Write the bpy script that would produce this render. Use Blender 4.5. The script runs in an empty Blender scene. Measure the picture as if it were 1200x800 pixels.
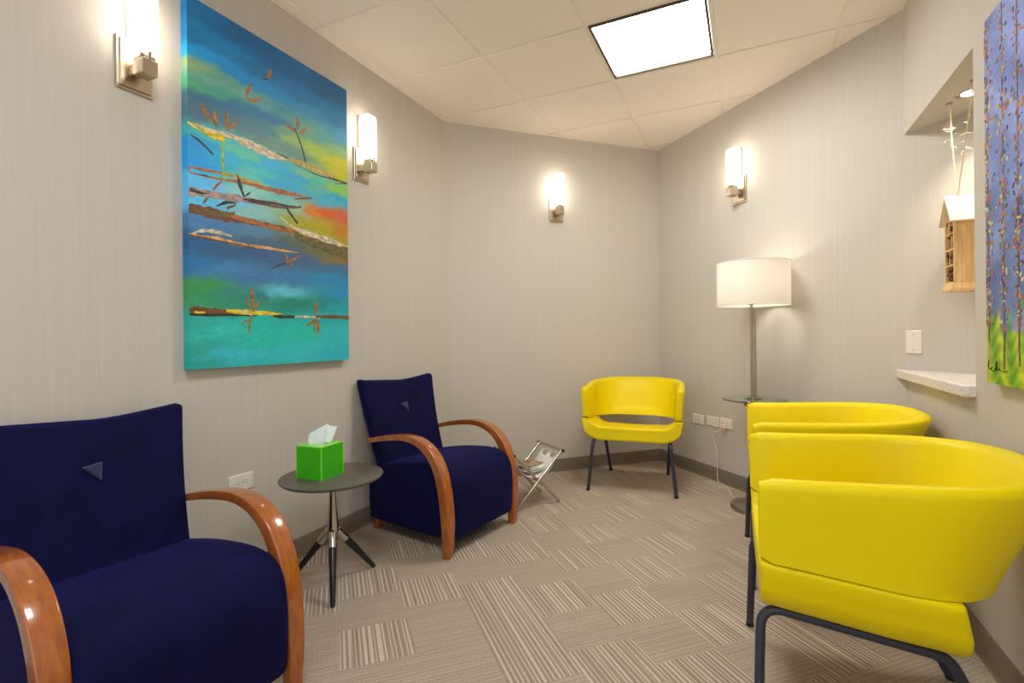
import bpy, bmesh, math, random
import numpy as np
from mathutils import Vector, Matrix
random.seed(7)
rng = np.random.default_rng(5)
PI = math.pi
scn = bpy.context.scene
COL = scn.collection

# ------------------------------------------------------------------ camera
HC = 1.106                       # eye height
CEIL = HC + 1.6226               # ceiling height
YAW, ROLL = math.radians(25.35), math.radians(-0.54)
cam_d = bpy.data.cameras.new('camera')
cam = bpy.data.objects.new('camera', cam_d)
COL.objects.link(cam)
fwd = Vector((-math.sin(YAW), math.cos(YAW), 0))
rt0 = Vector((math.cos(YAW), math.sin(YAW), 0))
up0 = Vector((0, 0, 1))
rt = rt0 * math.cos(ROLL) + up0 * math.sin(ROLL)
up = -rt0 * math.sin(ROLL) + up0 * math.cos(ROLL)
cam.matrix_world = Matrix(((rt.x, up.x, -fwd.x, 0), (rt.y, up.y, -fwd.y, 0), (rt.z, up.z, -fwd.z, HC), (0, 0, 0, 1)))
cam_d.sensor_width = 36
cam_d.sensor_fit = 'HORIZONTAL'
cam_d.lens = 583.9 * 36 / 1200
cam_d.shift_y = -6.4 / 1200
cam_d.clip_start = 0.05
scn.camera = cam

# ------------------------------------------------------------------ light levels
K_PANEL = 19.0        # ceiling troffer in view (emission strength)
K_FILL_PANEL = 19.0       # added unseen troffer behind the camera, fill light from the front
K_SCONCE = 6.0
K_LAMP = 3.5        # watts, bulb in the floor lamp
K_DOWN = 12.0         # watts, recessed downlight in the alcove
WARM = (1.0, 0.87, 0.71)
PANEL_COL = (1.0, 0.97, 0.90)
FILL_PANEL_COL = (0.96, 1.0, 1.02)
scn.view_settings.view_transform = 'Standard'
scn.view_settings.look = 'None'
scn.view_settings.gamma = 1
scn.view_settings.use_curve_mapping = False
scn.view_settings.exposure = 0.6
world = bpy.data.worlds.new('world')
scn.world = world
world.use_nodes = True
bg = world.node_tree.nodes['Background']
bg.inputs[0].default_value = (0.96, 1.0, 1.03, 1)   # added soft fill entering where the wall behind the camera is left out
bg.inputs[1].default_value = 0.95
scn.cycles.max_bounces = 10
scn.cycles.diffuse_bounces = 6
scn.cycles.sample_clamp_indirect = 4.0

# ------------------------------------------------------------------ materials
def lin(c):
    return tuple(((v / 255) / 12.92 if v / 255 <= 0.04045 else ((v / 255 + 0.055) / 1.055) ** 2.4) for v in c)

def mat(name, rgb, rough=0.5, metal=0.0, spec=0.5, **kw):
    m = bpy.data.materials.new(name)
    m.use_nodes = True
    b = m.node_tree.nodes['Principled BSDF']
    b.inputs['Base Color'].default_value = (*lin(rgb), 1)
    b.inputs['Roughness'].default_value = rough
    b.inputs['Metallic'].default_value = metal
    b.inputs['Specular IOR Level'].default_value = spec
    for k, v in kw.items():
        b.inputs[k.replace('_', ' ')].default_value = v
    return m

def nodes(m):
    nt = m.node_tree
    return nt, nt.nodes, nt.links, nt.nodes['Principled BSDF']

def N(nt, typ, **props):
    n = nt.nodes.new(typ)
    for k, v in props.items():
        setattr(n, k, v)
    return n

def math_n(nt, op, a, b=None, c=None):
    n = N(nt, 'ShaderNodeMath', operation=op)
    for i, v in enumerate((a, b, c)):
        if v is None:
            continue
        if isinstance(v, (int, float)):
            n.inputs[i].default_value = v
        else:
            nt.links.new(v, n.inputs[i])
    return n.outputs[0]

def mixcol(nt, fac, a, b):
    n = N(nt, 'ShaderNodeMix', data_type='RGBA')
    for s, v in ((0, fac), (6, a), (7, b)):
        if isinstance(v, (int, float)):
            n.inputs[s].default_value = v
        elif isinstance(v, tuple):
            n.inputs[s].default_value = (*v, 1) if len(v) == 3 else v
        else:
            nt.links.new(v, n.inputs[s])
    return n.outputs[2]

def noise(nt, vec, scale, detail=2, rough=0.5):
    n = N(nt, 'ShaderNodeTexNoise')
    n.inputs['Scale'].default_value = scale
    n.inputs['Detail'].default_value = detail
    n.inputs['Roughness'].default_value = rough
    if vec is not None:
        nt.links.new(vec, n.inputs['Vector'])
    return n.outputs['Fac']

def mapped(nt, scale=(1, 1, 1), rot=(0, 0, 0), src='Object'):
    if src == 'World':
        o = N(nt, 'ShaderNodeNewGeometry').outputs['Position']
    else:
        o = N(nt, 'ShaderNodeTexCoord').outputs[src]
    mp = N(nt, 'ShaderNodeMapping')
    mp.inputs['Scale'].default_value = scale
    mp.inputs['Rotation'].default_value = rot
    nt.links.new(o, mp.inputs['Vector'])
    return mp.outputs['Vector']

def bump(nt, bsdf, height, strength, dist=0.001):
    n = N(nt, 'ShaderNodeBump')
    n.inputs['Strength'].default_value = strength
    n.inputs['Distance'].default_value = dist
    nt.links.new(height, n.inputs['Height'])
    nt.links.new(n.outputs[0], bsdf.inputs['Normal'])

def ramp(nt, fac, stops):
    n = N(nt, 'ShaderNodeValToRGB')
    e = n.color_ramp.elements
    while len(e) < len(stops):
        e.new(0.5)
    for el, (p, c) in zip(e, stops):
        el.position = p
        el.color = (*lin(c), 1)
    nt.links.new(fac, n.inputs[0])
    return n.outputs[0]

# strie wallpaper
def wall_mat(name, rgb):
    m = mat(name, rgb, 0.62, spec=0.3)
    nt, nd, lk, b = nodes(m)
    v = mapped(nt, (260, 260, 2.2), src='World')
    a = noise(nt, v, 1.0, 3, 0.6)
    v2 = mapped(nt, (70, 70, 0.5), src='World')
    a2 = noise(nt, v2, 1.0, 2, 0.5)
    s = math_n(nt, 'ADD', math_n(nt, 'MULTIPLY', a, 0.65), math_n(nt, 'MULTIPLY', a2, 0.35))
    d = tuple(max(0, c - 5) for c in rgb)
    l = tuple(min(255, c + 4) for c in rgb)
    lk.new(ramp(nt, s, [(0.3, d), (0.7, l)]), b.inputs['Base Color'])
    bump(nt, b, s, 0.22, 0.0009)
    return m
M = {}
M['wall'] = wall_mat('strie_wallcovering', (205, 199, 190))
M['ceiling'] = mat('ceiling_tile', (250, 240, 230), 0.85, spec=0.15)
nt, nd, lk, b = nodes(M['ceiling'])
bump(nt, b, noise(nt, mapped(nt, (1, 1, 1)), 260, 3, 0.6), 0.12, 0.0008)
M['grid'] = mat('white_metal_grid', (246, 238, 228), 0.45)
M['base'] = mat('taupe_vinyl_base', (124, 112, 99), 0.5)
M['trimwhite'] = mat('white_plastic', (238, 233, 224), 0.35)
M['slotdark'] = mat('dark_slot', (40, 36, 32), 0.6)
M['stone'] = mat('pale_solid_surface', (232, 226, 220), 0.28)
nt, nd, lk, b = nodes(M['stone'])
lk.new(ramp(nt, noise(nt, mapped(nt), 90, 4, 0.7), [(0.35, (214, 206, 198)), (0.6, (240, 235, 230))]), b.inputs['Base Color'])

# carpet: planks of raised stripes, quarter turned at random, laid on the diagonal
M['carpet'] = mat('striped_carpet_tile', (165, 148, 130), 0.95, spec=0.1)
nt, nd, lk, b = nodes(M['carpet'])
pos = N(nt, 'ShaderNodeNewGeometry').outputs['Position']
sep = N(nt, 'ShaderNodeSeparateXYZ'); lk.new(pos, sep.inputs[0])
X, Y = sep.outputs[0], sep.outputs[1]
U = math_n(nt, 'MULTIPLY', math_n(nt, 'SUBTRACT', X, Y), 0.70711)
V = math_n(nt, 'MULTIPLY', math_n(nt, 'ADD', X, Y), 0.70711)
VL = 0.2505
vi = math_n(nt, 'FLOOR', math_n(nt, 'DIVIDE', math_n(nt, 'ADD', V, 10.0 * VL - 0.01), VL))
wn0 = N(nt, 'ShaderNodeTexWhiteNoise', noise_dimensions='1D'); lk.new(vi, wn0.inputs['W'])
Ush = math_n(nt, 'ADD', U, math_n(nt, 'MULTIPLY', wn0.outputs['Value'], 0.5))
ui = math_n(nt, 'FLOOR', math_n(nt, 'DIVIDE', Ush, 0.235))
cmb = N(nt, 'ShaderNodeCombineXYZ'); lk.new(ui, cmb.inputs[0]); lk.new(vi, cmb.inputs[1])
wn = N(nt, 'ShaderNodeTexWhiteNoise', noise_dimensions='2D'); lk.new(cmb.outputs[0], wn.inputs['Vector'])
par = math_n(nt, 'MODULO', math_n(nt, 'ABSOLUTE', ui), 2.0)
flip = math_n(nt, 'GREATER_THAN', wn.outputs['Value'], 0.9)
mode = math_n(nt, 'GREATER_THAN', math_n(nt, 'ABSOLUTE', math_n(nt, 'SUBTRACT', par, flip)), 0.5)
def stripes(co, other, seed):
    c2 = N(nt, 'ShaderNodeCombineXYZ')
    lk.new(math_n(nt, 'MULTIPLY', co, 62.0), c2.inputs[0])
    lk.new(math_n(nt, 'MULTIPLY', other, 0.6), c2.inputs[1])
    c2.inputs[2].default_value = seed
    n1 = noise(nt, c2.outputs[0], 1.0, 1, 0.5)
    w = math_n(nt, 'SINE', math_n(nt, 'ADD', math_n(nt, 'MULTIPLY', co, 2 * PI / 0.0172), math_n(nt, 'MULTIPLY', n1, 9.0)))
    return math_n(nt, 'MULTIPLY_ADD', w, 0.5, 0.5), n1
sA, nA = stripes(V, U, 0.0)
sB, nB = stripes(U, V, 7.0)
pile = noise(nt, mapped(nt, (1, 1, 1), src='World'), 420, 2, 0.7)
pile2 = noise(nt, mapped(nt, (1, 1, 1), src='World'), 170, 2, 0.6)
colA = ramp(nt, math_n(nt, 'ADD', math_n(nt, 'MULTIPLY', sA, 0.75), math_n(nt, 'MULTIPLY', pile, 0.25)), [(0.25, (150, 136, 122)), (0.55, (165, 150, 135)), (0.82, (200, 187, 171))])
colB = ramp(nt, math_n(nt, 'ADD', math_n(nt, 'MULTIPLY', sB, 0.18), math_n(nt, 'MULTIPLY', pile2, 0.82)), [(0.26, (148, 134, 120)), (0.5, (170, 155, 140)), (0.74, (188, 174, 158))])
lk.new(mixcol(nt, mode, colB, colA), b.inputs['Base Color'])
bump(nt, b, math_n(nt, 'ADD', pile, math_n(nt, 'MULTIPLY', sA, 0.5)), 0.35, 0.002)

M['navy'] = mat('navy_velvet', (15, 13, 66), 0.85, spec=0.15, Sheen_Weight=0.35, Sheen_Roughness=0.4, Sheen_Tint=(*lin((70, 70, 190)), 1))
nt, nd, lk, b = nodes(M['navy'])
n1 = noise(nt, mapped(nt), 9, 4, 0.6)
lk.new(ramp(nt, n1, [(0.3, (7, 7, 44)), (0.7, (13, 12, 64))]), b.inputs['Base Color'])
bump(nt, b, noise(nt, mapped(nt), 500, 2, 0.6), 0.15, 0.0006)
M['navybtn'] = mat('navy_velvet_button', (18, 18, 72), 0.8, Sheen_Weight=0.4)
M['wood'] = mat('cherry_bentwood', (150, 78, 30), 0.22, Coat_Weight=0.8, Coat_Roughness=0.06)
nt, nd, lk, b = nodes(M['wood'])
g = noise(nt, mapped(nt, (5, 26, 5)), 3.0, 5, 0.62)
lk.new(ramp(nt, g, [(0.25, (142, 74, 26)), (0.52, (168, 92, 34)), (0.78, (190, 112, 46))]), b.inputs['Base Color'])
M['yellow'] = mat('yellow_leather', (238, 214, 0), 0.40, spec=0.22)
nt, nd, lk, b = nodes(M['yellow'])
bump(nt, b, noise(nt, mapped(nt), 330, 3, 0.6), 0.10, 0.0006)
M['charcoal'] = mat('charcoal_powder_coat', (52, 52, 66), 0.38)
M['black'] = mat('black_plastic', (18, 17, 17), 0.45)
M['nickel'] = mat('satin_nickel', (196, 184, 166), 0.28, 1.0)
M['chrome'] = mat('polished_chrome', (205, 200, 194), 0.18, 1.0)
M['brushed'] = mat('brushed_steel', (176, 165, 148), 0.32, 1.0)
M['tabletop'] = mat('graphite_laminate', (94, 88, 80), 0.34)
M['legblack'] = mat('black_stained_wood', (30, 25, 24), 0.3)
M['glass'] = mat('clear_glass', (225, 240, 232), 0.03, Transmission_Weight=1.0, IOR=1.45)
M['fabric'] = mat('white_sling_canvas', (232, 230, 226), 0.8)
M['tissue'] = mat('white_tissue', (242, 244, 242), 0.9, Subsurface_Weight=0.3)
M['acrylic'] = mat('lime_acrylic', (70, 218, 14), 0.14, Transmission_Weight=0.35, Coat_Weight=0.4)
M['limeedge'] = mat('lime_acrylic_edge', (128, 222, 48), 0.2)
M['cord'] = mat('ivory_cord', (228, 218, 200), 0.5)

def emis(name, col, k):
    m = bpy.data.materials.new(name)
    m.use_nodes = True
    nt = m.node_tree
    nt.nodes.remove(nt.nodes['Principled BSDF'])
    e = nt.nodes.new('ShaderNodeEmission')
    e.inputs[0].default_value = (*col, 1)
    e.inputs[1].default_value = k
    nt.links.new(e.outputs[0], nt.nodes['Material Output'].inputs[0])
    return m
M['panel'] = emis('lit_diffuser', PANEL_COL, K_PANEL)
M['fill_panel'] = emis('fill_diffuser_cool', FILL_PANEL_COL, K_FILL_PANEL)
M['sconceglass'] = emis('lit_opal_glass', WARM, K_SCONCE)
M['downglow'] = emis('lit_downlight', WARM, 6.0)
M['darkframe'] = mat('dark_bronze_frame', (66, 48, 36), 0.5)
M['louver'] = mat('white_louver', (240, 236, 228), 0.4)
# lampshade: linen that lets the bulb through
m = bpy.data.materials.new('white_linen_shade'); m.use_nodes = True
nt = m.node_tree; nt.nodes.remove(nt.nodes['Principled BSDF'])
d_ = nt.nodes.new('ShaderNodeBsdfDiffuse'); d_.inputs[0].default_value = (*lin((240, 234, 226)), 1)
t_ = nt.nodes.new('ShaderNodeBsdfTranslucent'); t_.inputs[0].default_value = (*lin((246, 238, 228)), 1)
mx = nt.nodes.new('ShaderNodeMixShader'); mx.inputs[0].default_value = 0.30
nt.links.new(d_.outputs[0], mx.inputs[1]); nt.links.new(t_.outputs[0], mx.inputs[2]); nt.links.new(mx.outputs[0], nt.nodes['Material Output'].inputs[0])
M['shade'] = m
def woodmat(name, stops, rot=(0, 0, 0), sc=(4, 4, 40)):
    m = mat(name, stops[0][1], 0.55)
    nt, nd, lk, b = nodes(m)
    lk.new(ramp(nt, noise(nt, mapped(nt, sc, rot), 2.2, 5, 0.6), stops), b.inputs['Base Color'])
    return m
M['pine'] = woodmat('warm_pine', [(0.3, (214, 162, 96)), (0.5, (236, 194, 132)), (0.72, (244, 212, 158))], sc=(40, 6, 3))
M['pineroof'] = woodmat('pale_pine', [(0.3, (236, 218, 184)), (0.7, (250, 240, 218))], sc=(3, 40, 40))
M['pinedark'] = woodmat('bark_fill', [(0.3, (70, 44, 20)), (0.7, (130, 92, 48))], sc=(60, 60, 60))

# ------------------------------------------------------------------ mesh helpers
def obj(name, bm, mats, parent=None, smooth=True, angle=40, bevel=None, subsurf=0, recalc=True):
    if recalc:
        bmesh.ops.recalc_face_normals(bm, faces=bm.faces[:])
    me = bpy.data.meshes.new(name)
    bm.to_mesh(me); bm.free()
    o = bpy.data.objects.new(name, me)
    COL.objects.link(o)
    for m_ in (mats if isinstance(mats, (list, tuple)) else [mats]):
        me.materials.append(m_)
    if parent is not None:
        o.parent = parent
    if smooth:
        me.shade_smooth()
        try:
            me.set_sharp_from_angle(angle=math.radians(angle))
        except Exception:
            pass
    if bevel:
        md = o.modifiers.new('bevel', 'BEVEL')
        md.width = bevel; md.segments = 3; md.limit_method = 'ANGLE'; md.angle_limit = math.radians(35)
        md.harden_normals = False
    if subsurf:
        md = o.modifiers.new('subsurf', 'SUBSURF'); md.levels = subsurf; md.render_levels = subsurf
    return o

def thing(name, label, cat, loc=(0, 0, 0), rz=0.0, group=None):
    o = bpy.data.objects.new(name, None)
    o.empty_display_size = 0.1
    COL.objects.link(o)
    o.location = loc; o.rotation_euler = (0, 0, rz)
    return tag(o, label, cat, group)

def tag(o, label, cat, group=None):
    o['label'] = label; o['category'] = cat
    if group:
        o['group'] = group
    return o

def struct(name, bm, m, **kw):
    o = obj(name, bm, m, smooth=kw.pop('smooth', False), **kw)
    o['kind'] = 'structure'
    return o

def dup(root, loc, rz, label):
    r = root.copy(); COL.objects.link(r)
    r.location = loc; r.rotation_euler = (0, 0, rz); r['label'] = label
    for ch in list(root.children):
        c = ch.copy(); COL.objects.link(c); c.parent = r
        for g_ in ch.children:
            d = g_.copy(); COL.objects.link(d); d.parent = c
    return r

def box(bm, c, s, rz=0.0, mi=0, rot=None):
    R = Matrix.Rotation(rz, 4, 'Z') if rot is None else rot.to_4x4()
    mw = Matrix.Translation(c) @ R @ Matrix.Diagonal((s[0], s[1], s[2], 1))
    r = bmesh.ops.create_cube(bm, size=1, matrix=mw)
    if mi:
        for f in {f for v in r['verts'] for f in v.link_faces}:
            f.material_index = mi
    return r['verts']

def loft(bm, rings, caps=True, closed=True, mi=0):
    vs = [[bm.verts.new(p) for p in r] for r in rings]
    n = len(vs[0])
    fs = []
    for a, b2 in zip(vs[:-1], vs[1:]):
        for i in range(n if closed else n - 1):
            j = (i + 1) % n
            fs.append(bm.faces.new((a[i], a[j], b2[j], b2[i])))
    if caps and closed:
        fs.append(bm.faces.new(vs[0][::-1])); fs.append(bm.faces.new(vs[-1]))
    for f in fs:
        f.material_index = mi
    return fs

def lathe(bm, prof, n=48, c=(0, 0, 0), mi=0, caps=True):
    rings = [[(c[0] + r * math.cos(2 * PI * i / n), c[1] + r * math.sin(2 * PI * i / n), c[2] + z) for i in range(n)] for r, z in prof]
    return loft(bm, rings, caps, True, mi)

def tube(bm, pts, r, n=10, mi=0, caps=True):
    pts = [Vector(p) for p in pts]
    rs = r if isinstance(r, (list, tuple)) else [r] * len(pts)
    t0 = (pts[1] - pts[0]).normalized()
    ref = Vector((0, 0, 1)) if abs(t0.z) < 0.9 else Vector((1, 0, 0))
    u = t0.cross(ref).normalized()
    rings = []
    for i, p in enumerate(pts):
        a = pts[max(0, i - 1)]; b2 = pts[min(len(pts) - 1, i + 1)]
        t = (b2 - a).normalized()
        u = (u - t * u.dot(t)).normalized()
        w = t.cross(u)
        rings.append([p + (u * math.cos(2 * PI * k / n) + w * math.sin(2 * PI * k / n)) * rs[i] for k in range(n)])
    return loft(bm, rings, caps, True, mi)

def smoothpts(pts, k=6):
    """Catmull-Rom through pts (tuples of any length)."""
    out = []
    P = [np.array(p, float) for p in pts]
    for i in range(len(P) - 1):
        p0 = P[max(0, i - 1)]; p1 = P[i]; p2 = P[i + 1]; p3 = P[min(len(P) - 1, i + 2)]
        for s in range(k):
            t = s / k
            out.append(tuple(0.5 * (2 * p1 + (p2 - p0) * t + (2 * p0 - 5 * p1 + 4 * p2 - p3) * t * t + (3 * p1 - p0 - 3 * p2 + p3) * t ** 3)))
    out.append(tuple(P[-1]))
    return out

def fillet(pts, rad, k=6):
    """round the inner corners of a 3D polyline"""
    P = [Vector(p) for p in pts]
    out = [P[0]]
    for i in range(1, len(P) - 1):
        a = (P[i - 1] - P[i]); b2 = (P[i + 1] - P[i])
        ang = a.angle(b2)
        d = min(rad / math.tan(ang / 2), a.length * 0.49, b2.length * 0.49)
        s = P[i] + a.normalized() * d; e = P[i] + b2.normalized() * d
        for j in range(k + 1):
            t = j / k
            out.append(s * (1 - t) ** 2 + P[i] * 2 * t * (1 - t) + e * t * t)
    out.append(P[-1])
    return out

def prism(bm, poly, z0, z1, mi=0):
    return loft(bm, [[(x, y, z0) for x, y in poly], [(x, y, z1) for x, y in poly]], True, True, mi)

def rrect(hw, hh, r, k=4):
    out = []
    for cx, cy, a0 in ((hw - r, hh - r, 0), (-hw + r, hh - r, 90), (-hw + r, -hh + r, 180), (hw - r, -hh + r, 270)):
        for i in range(k + 1):
            a = math.radians(a0 + 90 * i / k)
            out.append((cx + r * math.cos(a), cy + r * math.sin(a)))
    return out

# ------------------------------------------------------------------ room shell
XL, XR = -2.06, 0.718
CB = Vector((-0.706, 4.54, 0))            # back corner
CL = Vector((XL, 4.54 - (2.06 - 0.706), 0))
CR = Vector((XR, 4.54 - (XR + 0.706), 0))
YB = -1.9
OY = 2.266                                # near jamb of the alcove opening
ZS, ZO = 0.918, 2.098                     # alcove sill and soffit
TOP = CEIL + 0.06
T = 0.12
s2 = math.sqrt(0.5)
bm = bmesh.new()
prism(bm, [(XL - .15, YB - .15), (XR + 1.2, YB - .15), (XR + 1.2, 2.2), (XR + .3, CR.y + .3), (CB.x, CB.y + .25), (XL - .15, CL.y + .1)], -0.1, 0.0)
struct('floor', bm, M['carpet'])
bm = bmesh.new(); prism(bm, [(XL - T, YB - T), (XL, YB - T), (XL, CL.y), (XL - T, CL.y + .05)], 0, TOP); struct('wall_left', bm, M['wall'])
bm = bmesh.new(); prism(bm, [(CL.x, CL.y), (CB.x, CB.y), (CB.x - T * s2, CB.y + T * s2), (CL.x - T, CL.y + .05)], 0, TOP); struct('wall_back', bm, M['wall'])
EX = 1.60                                  # third wall runs on behind the right wall into the alcove
EY = CB.y - (EX - CB.x)
bm = bmesh.new(); prism(bm, [(CB.x, CB.y), (EX, EY), (EX + T * s2, EY + T * s2), (CB.x - T * s2 + .1, CB.y + T * s2 + .1)], 0, TOP); struct('wall_angled', bm, M['wall'])
# right wall: solid towards the camera, half wall + bulkhead at the alcove (one mesh)
bm = bmesh.new()
prism(bm, [(XR, YB - T), (XR + T, YB - T), (XR + T, OY), (XR, OY)], 0, TOP)
prism(bm, [(XR, OY), (XR + T, OY), (XR + T, CR.y - T), (XR, CR.y)], 0, ZS - .044)
prism(bm, [(XR, OY), (EX, OY), (XR, CR.y)], ZO, TOP)
struct('wall_right', bm, M['wall'])
bm = bmesh.new(); prism(bm, [(XR + T, OY - T), (EX + .1, OY - T), (EX + .1, OY), (XR + T, OY)], 0, TOP); struct('wall_alcove', bm, M['wall'])
# alcove counter
OH = 0.036
bm = bmesh.new()
prism(bm, [(XR - OH, OY + .012), (XR - OH + .012, OY), (EX - .02, OY), (XR + .01, CR.y - .012), (XR - OH, CR.y + OH - .003)], ZS - .044, ZS)
o = obj('alcove_counter', bm, M['stone'], bevel=0.006)
tag(o, 'pale stone counter ledge on the half wall below the hanging wooden house', 'counter')

# suspended ceiling: tegular tiles on a white grid
PT = 0.6096
GX, GY = -1.9823, 1.9315
lightcells = {(2, 1), (2, -3)}
def clip(bm):
    for p, n in (((XL, 0, 0), (-1, 0, 0)), ((XR, 0, 0), (1, 0, 0)), ((0, YB, 0), (0, -1, 0)), (tuple(CB), (-s2, s2, 0)), (tuple(CB), (s2, s2, 0))):
        bmesh.ops.bisect_plane(bm, geom=bm.verts[:] + bm.edges[:] + bm.faces[:], plane_co=p, plane_no=n, clear_outer=True)
bm = bmesh.new()
for i in range(-1, 5):
    for j in range(-7, 5):
        if (i, j) in lightcells:
            continue
        cx, cy = GX + (i + .5) * PT, GY + (j + .5) * PT
        h = PT / 2 - 0.009
        def ring(q, z):
            return [(cx - q, cy - q, z), (cx + q, cy - q, z), (cx + q, cy + q, z), (cx - q, cy + q, z)]
        loft(bm, [ring(h - .004, CEIL), ring(h, CEIL + .003), ring(h, CEIL + .012)][::-1], True)
clip(bm)
struct('ceiling', bm, M['ceiling'])
bm = bmesh.new()
for i in range(-1, 6):
    box(bm, (GX + i * PT, 1.5, CEIL + .0145), (0.024, 7.5, 0.015))
for j in range(-7, 6):
    if True:
        box(bm, (-.7, GY + j * PT, CEIL + .0148), (3.6, 0.024, 0.0148))
clip(bm)
struct('trim_1', bm, M['grid'])
# slab above so no light leaks through the grid
bm = bmesh.new(); prism(bm, [(XL - .2, YB - .2), (XR + 1.3, YB - .2), (XR + 1.3, 2.4), (CB.x, CB.y + .5), (XL - .2, CL.y + .2)], TOP + .06, TOP + .12); struct('ceiling_slab', bm, M['grid'])
# wall angle round the edge of the ceiling
bm = bmesh.new()
W_ = 0.02
prism(bm, [(XL, YB), (XL + W_, YB), (XL + W_, CL.y - .01), (XL, CL.y)], CEIL + .001, CEIL + .005)
prism(bm, [(CL.x, CL.y), (CL.x + W_, CL.y - .008), (CB.x, CB.y - W_ * 1.41), (CB.x, CB.y)], CEIL + .001, CEIL + .005)
prism(bm, [(CB.x, CB.y), (CB.x, CB.y - W_ * 1.41), (CR.x - W_, CR.y - .008), (CR.x, CR.y)], CEIL + .001, CEIL + .005)
prism(bm, [(XR - W_, YB), (XR, YB), (XR, CR.y), (XR - W_, CR.y - .008)], CEIL + .001, CEIL + .005)
struct('trim_2', bm, M['grid'])

# cove base
BH, BT = 0.1, 0.012
def base(name, p, q, n):
    n = Vector(n)
    a, b2 = Vector(p), Vector(q)
    d = (b2 - a).normalized()
    rings = []
    for e in (a, b2):
        rings.append([tuple(e + n * o_ + Vector((0, 0, z))) for o_, z in ((0, 0), (BT + .006, 0), (BT + .001, .008), (BT, .02), (BT, BH - .006), (BT - .004, BH), (0, BH))])
    bm = bmesh.new(); loft(bm, rings)
    o = struct(name, bm, M['base'], smooth=True, angle=50)
    return o
base('baseboard_left', (XL, YB, 0), (XL, CL.y - .004, 0), (1, 0, 0))
base('baseboard_back', (CL.x + .004, CL.y + .004, 0), (CB.x - .01, CB.y - .01, 0), (s2, -s2, 0))
base('baseboard_angled', (CB.x + .004, CB.y - .004, 0), (CR.x - .012, CR.y + .012, 0), (-s2, -s2, 0))
base('baseboard_right', (XR, YB, 0), (XR, CR.y - .008, 0), (-1, 0, 0))

# ------------------------------------------------------------------ ceiling lights
def troffer(i, j, label, glow, grp):
    cx, cy = GX + (i + .5) * PT, GY + (j + .5) * PT
    t = thing('ceiling_light', label, 'ceiling light', (cx, cy, CEIL), 0, grp)
    h = PT / 2 - 0.014
    bm = bmesh.new()
    for sx, sy, w, l in ((-1, 0, .013, 2 * h), (1, 0, .013, 2 * h)):
        box(bm, (sx * (h - .0065), 0, .008), (w, l, .018))
    for sy in (-1, 1):
        box(bm, (0, sy * (h - .0065), .008), (2 * h - .026, .013, .018))
    obj('frame', bm, M['darkframe'], t, smooth=False)
    bm = bmesh.new()
    box(bm, (0, 0, .0265), (2 * h - .004, 2 * h - .004, .003))
    obj('diffuser', bm, glow, t, smooth=False)
    bm = bmesh.new()
    q = h - .013
    for k in (-1, 1):
        box(bm, (k * q / 3, 0, .019), (.004, 2 * q, .010))
        box(bm, (0, k * q / 3, .019), (2 * q, .004, .010))
    obj('louver', bm, M['louver'], t, smooth=False)
    return t
troffer(2, 1, 'square lit ceiling panel in a dark frame, set in the white tile grid', M['panel'], 'square ceiling panels')
troffer(2, -3, 'added square ceiling panel behind the viewpoint, unseen, filling the room with light from the front', M['fill_panel'], 'square ceiling panels')  # second panel added out of view to light the room from the front

# ------------------------------------------------------------------ wall sconces (local +x out of the wall)
def make_sconce(loc, rz, label):
    t = thing('wall_sconce', label, 'wall light', loc, rz, 'opal glass wall sconces')
    bm = bmesh.new()
    def slab(d0, d1, w, z0, z1):
        box(bm, ((d0 + d1) / 2, 0, (z0 + z1) / 2), (d1 - d0, w, z1 - z0))
    slab(.0005, .010, .124, 0, .192)
    slab(.010, .018, .106, .010, .182)
    obj('backplate', bm, M['nickel'], t, smooth=False, bevel=.0025)
    bm = bmesh.new()
    slab(.0005, .018, .052, .192, .384)
    obj('back_channel', bm, M['nickel'], t, smooth=False, bevel=.002)
    # cradle: a stout block with a notch in its face, carrying the glass
    bm = bmesh.new()
    slab(.018, .050, .030, .060, .100)
    slab(.046, .106, .052, .046, .100)
    slab(.046, .092, .052, .100, .122)
    obj('holder', bm, M['nickel'], t, smooth=False, bevel=.002)
    bm = bmesh.new()
    slab(.094, .104, .012, .0995, .130)
    obj('catch', bm, M['nickel'], t, smooth=False, bevel=.0015)
    bm = bmesh.new()
    tube(bm, [(.1015, .006, .126), (.1015, .006, .178)], [.0024, .0014], 8)
    obj('finial', bm, M['nickel'], t)
    bm = bmesh.new()
    pr = rrect(.034, .037, .006, 3)
    loft(bm, [[(.0585 + x * f, y * f, z) for x, y in pr] for z, f in ((.121, .93), (.124, .98), (.130, 1), (.366, 1), (.372, .98), (.375, .93))])
    obj('glass_shade', bm, M['sconceglass'], t, angle=60)
    return t
sc0 = make_sconce((XL, 1.078, 2.022), 0, 'satin nickel wall sconce with lit opal glass, left of the big teal painting')
W2p = lambda s: (CB.x - s * s2, CB.y - s * s2)
W3p = lambda s: (CB.x + s * s2, CB.y - s * s2)
dup(sc0, (XL, 2.280, 2.022), 0, 'satin nickel wall sconce with lit opal glass, right of the big teal painting')
x, y = W2p((CB.x + 1.410) / s2); dup(sc0, (x, y, 2.030), -PI / 4, 'satin nickel wall sconce with lit opal glass on the bare back wall')
x, y = W3p((-.043 - CB.x) / s2); dup(sc0, (x, y, 2.026), -3 * PI / 4, 'satin nickel wall sconce with lit opal glass above the floor lamp')

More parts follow.
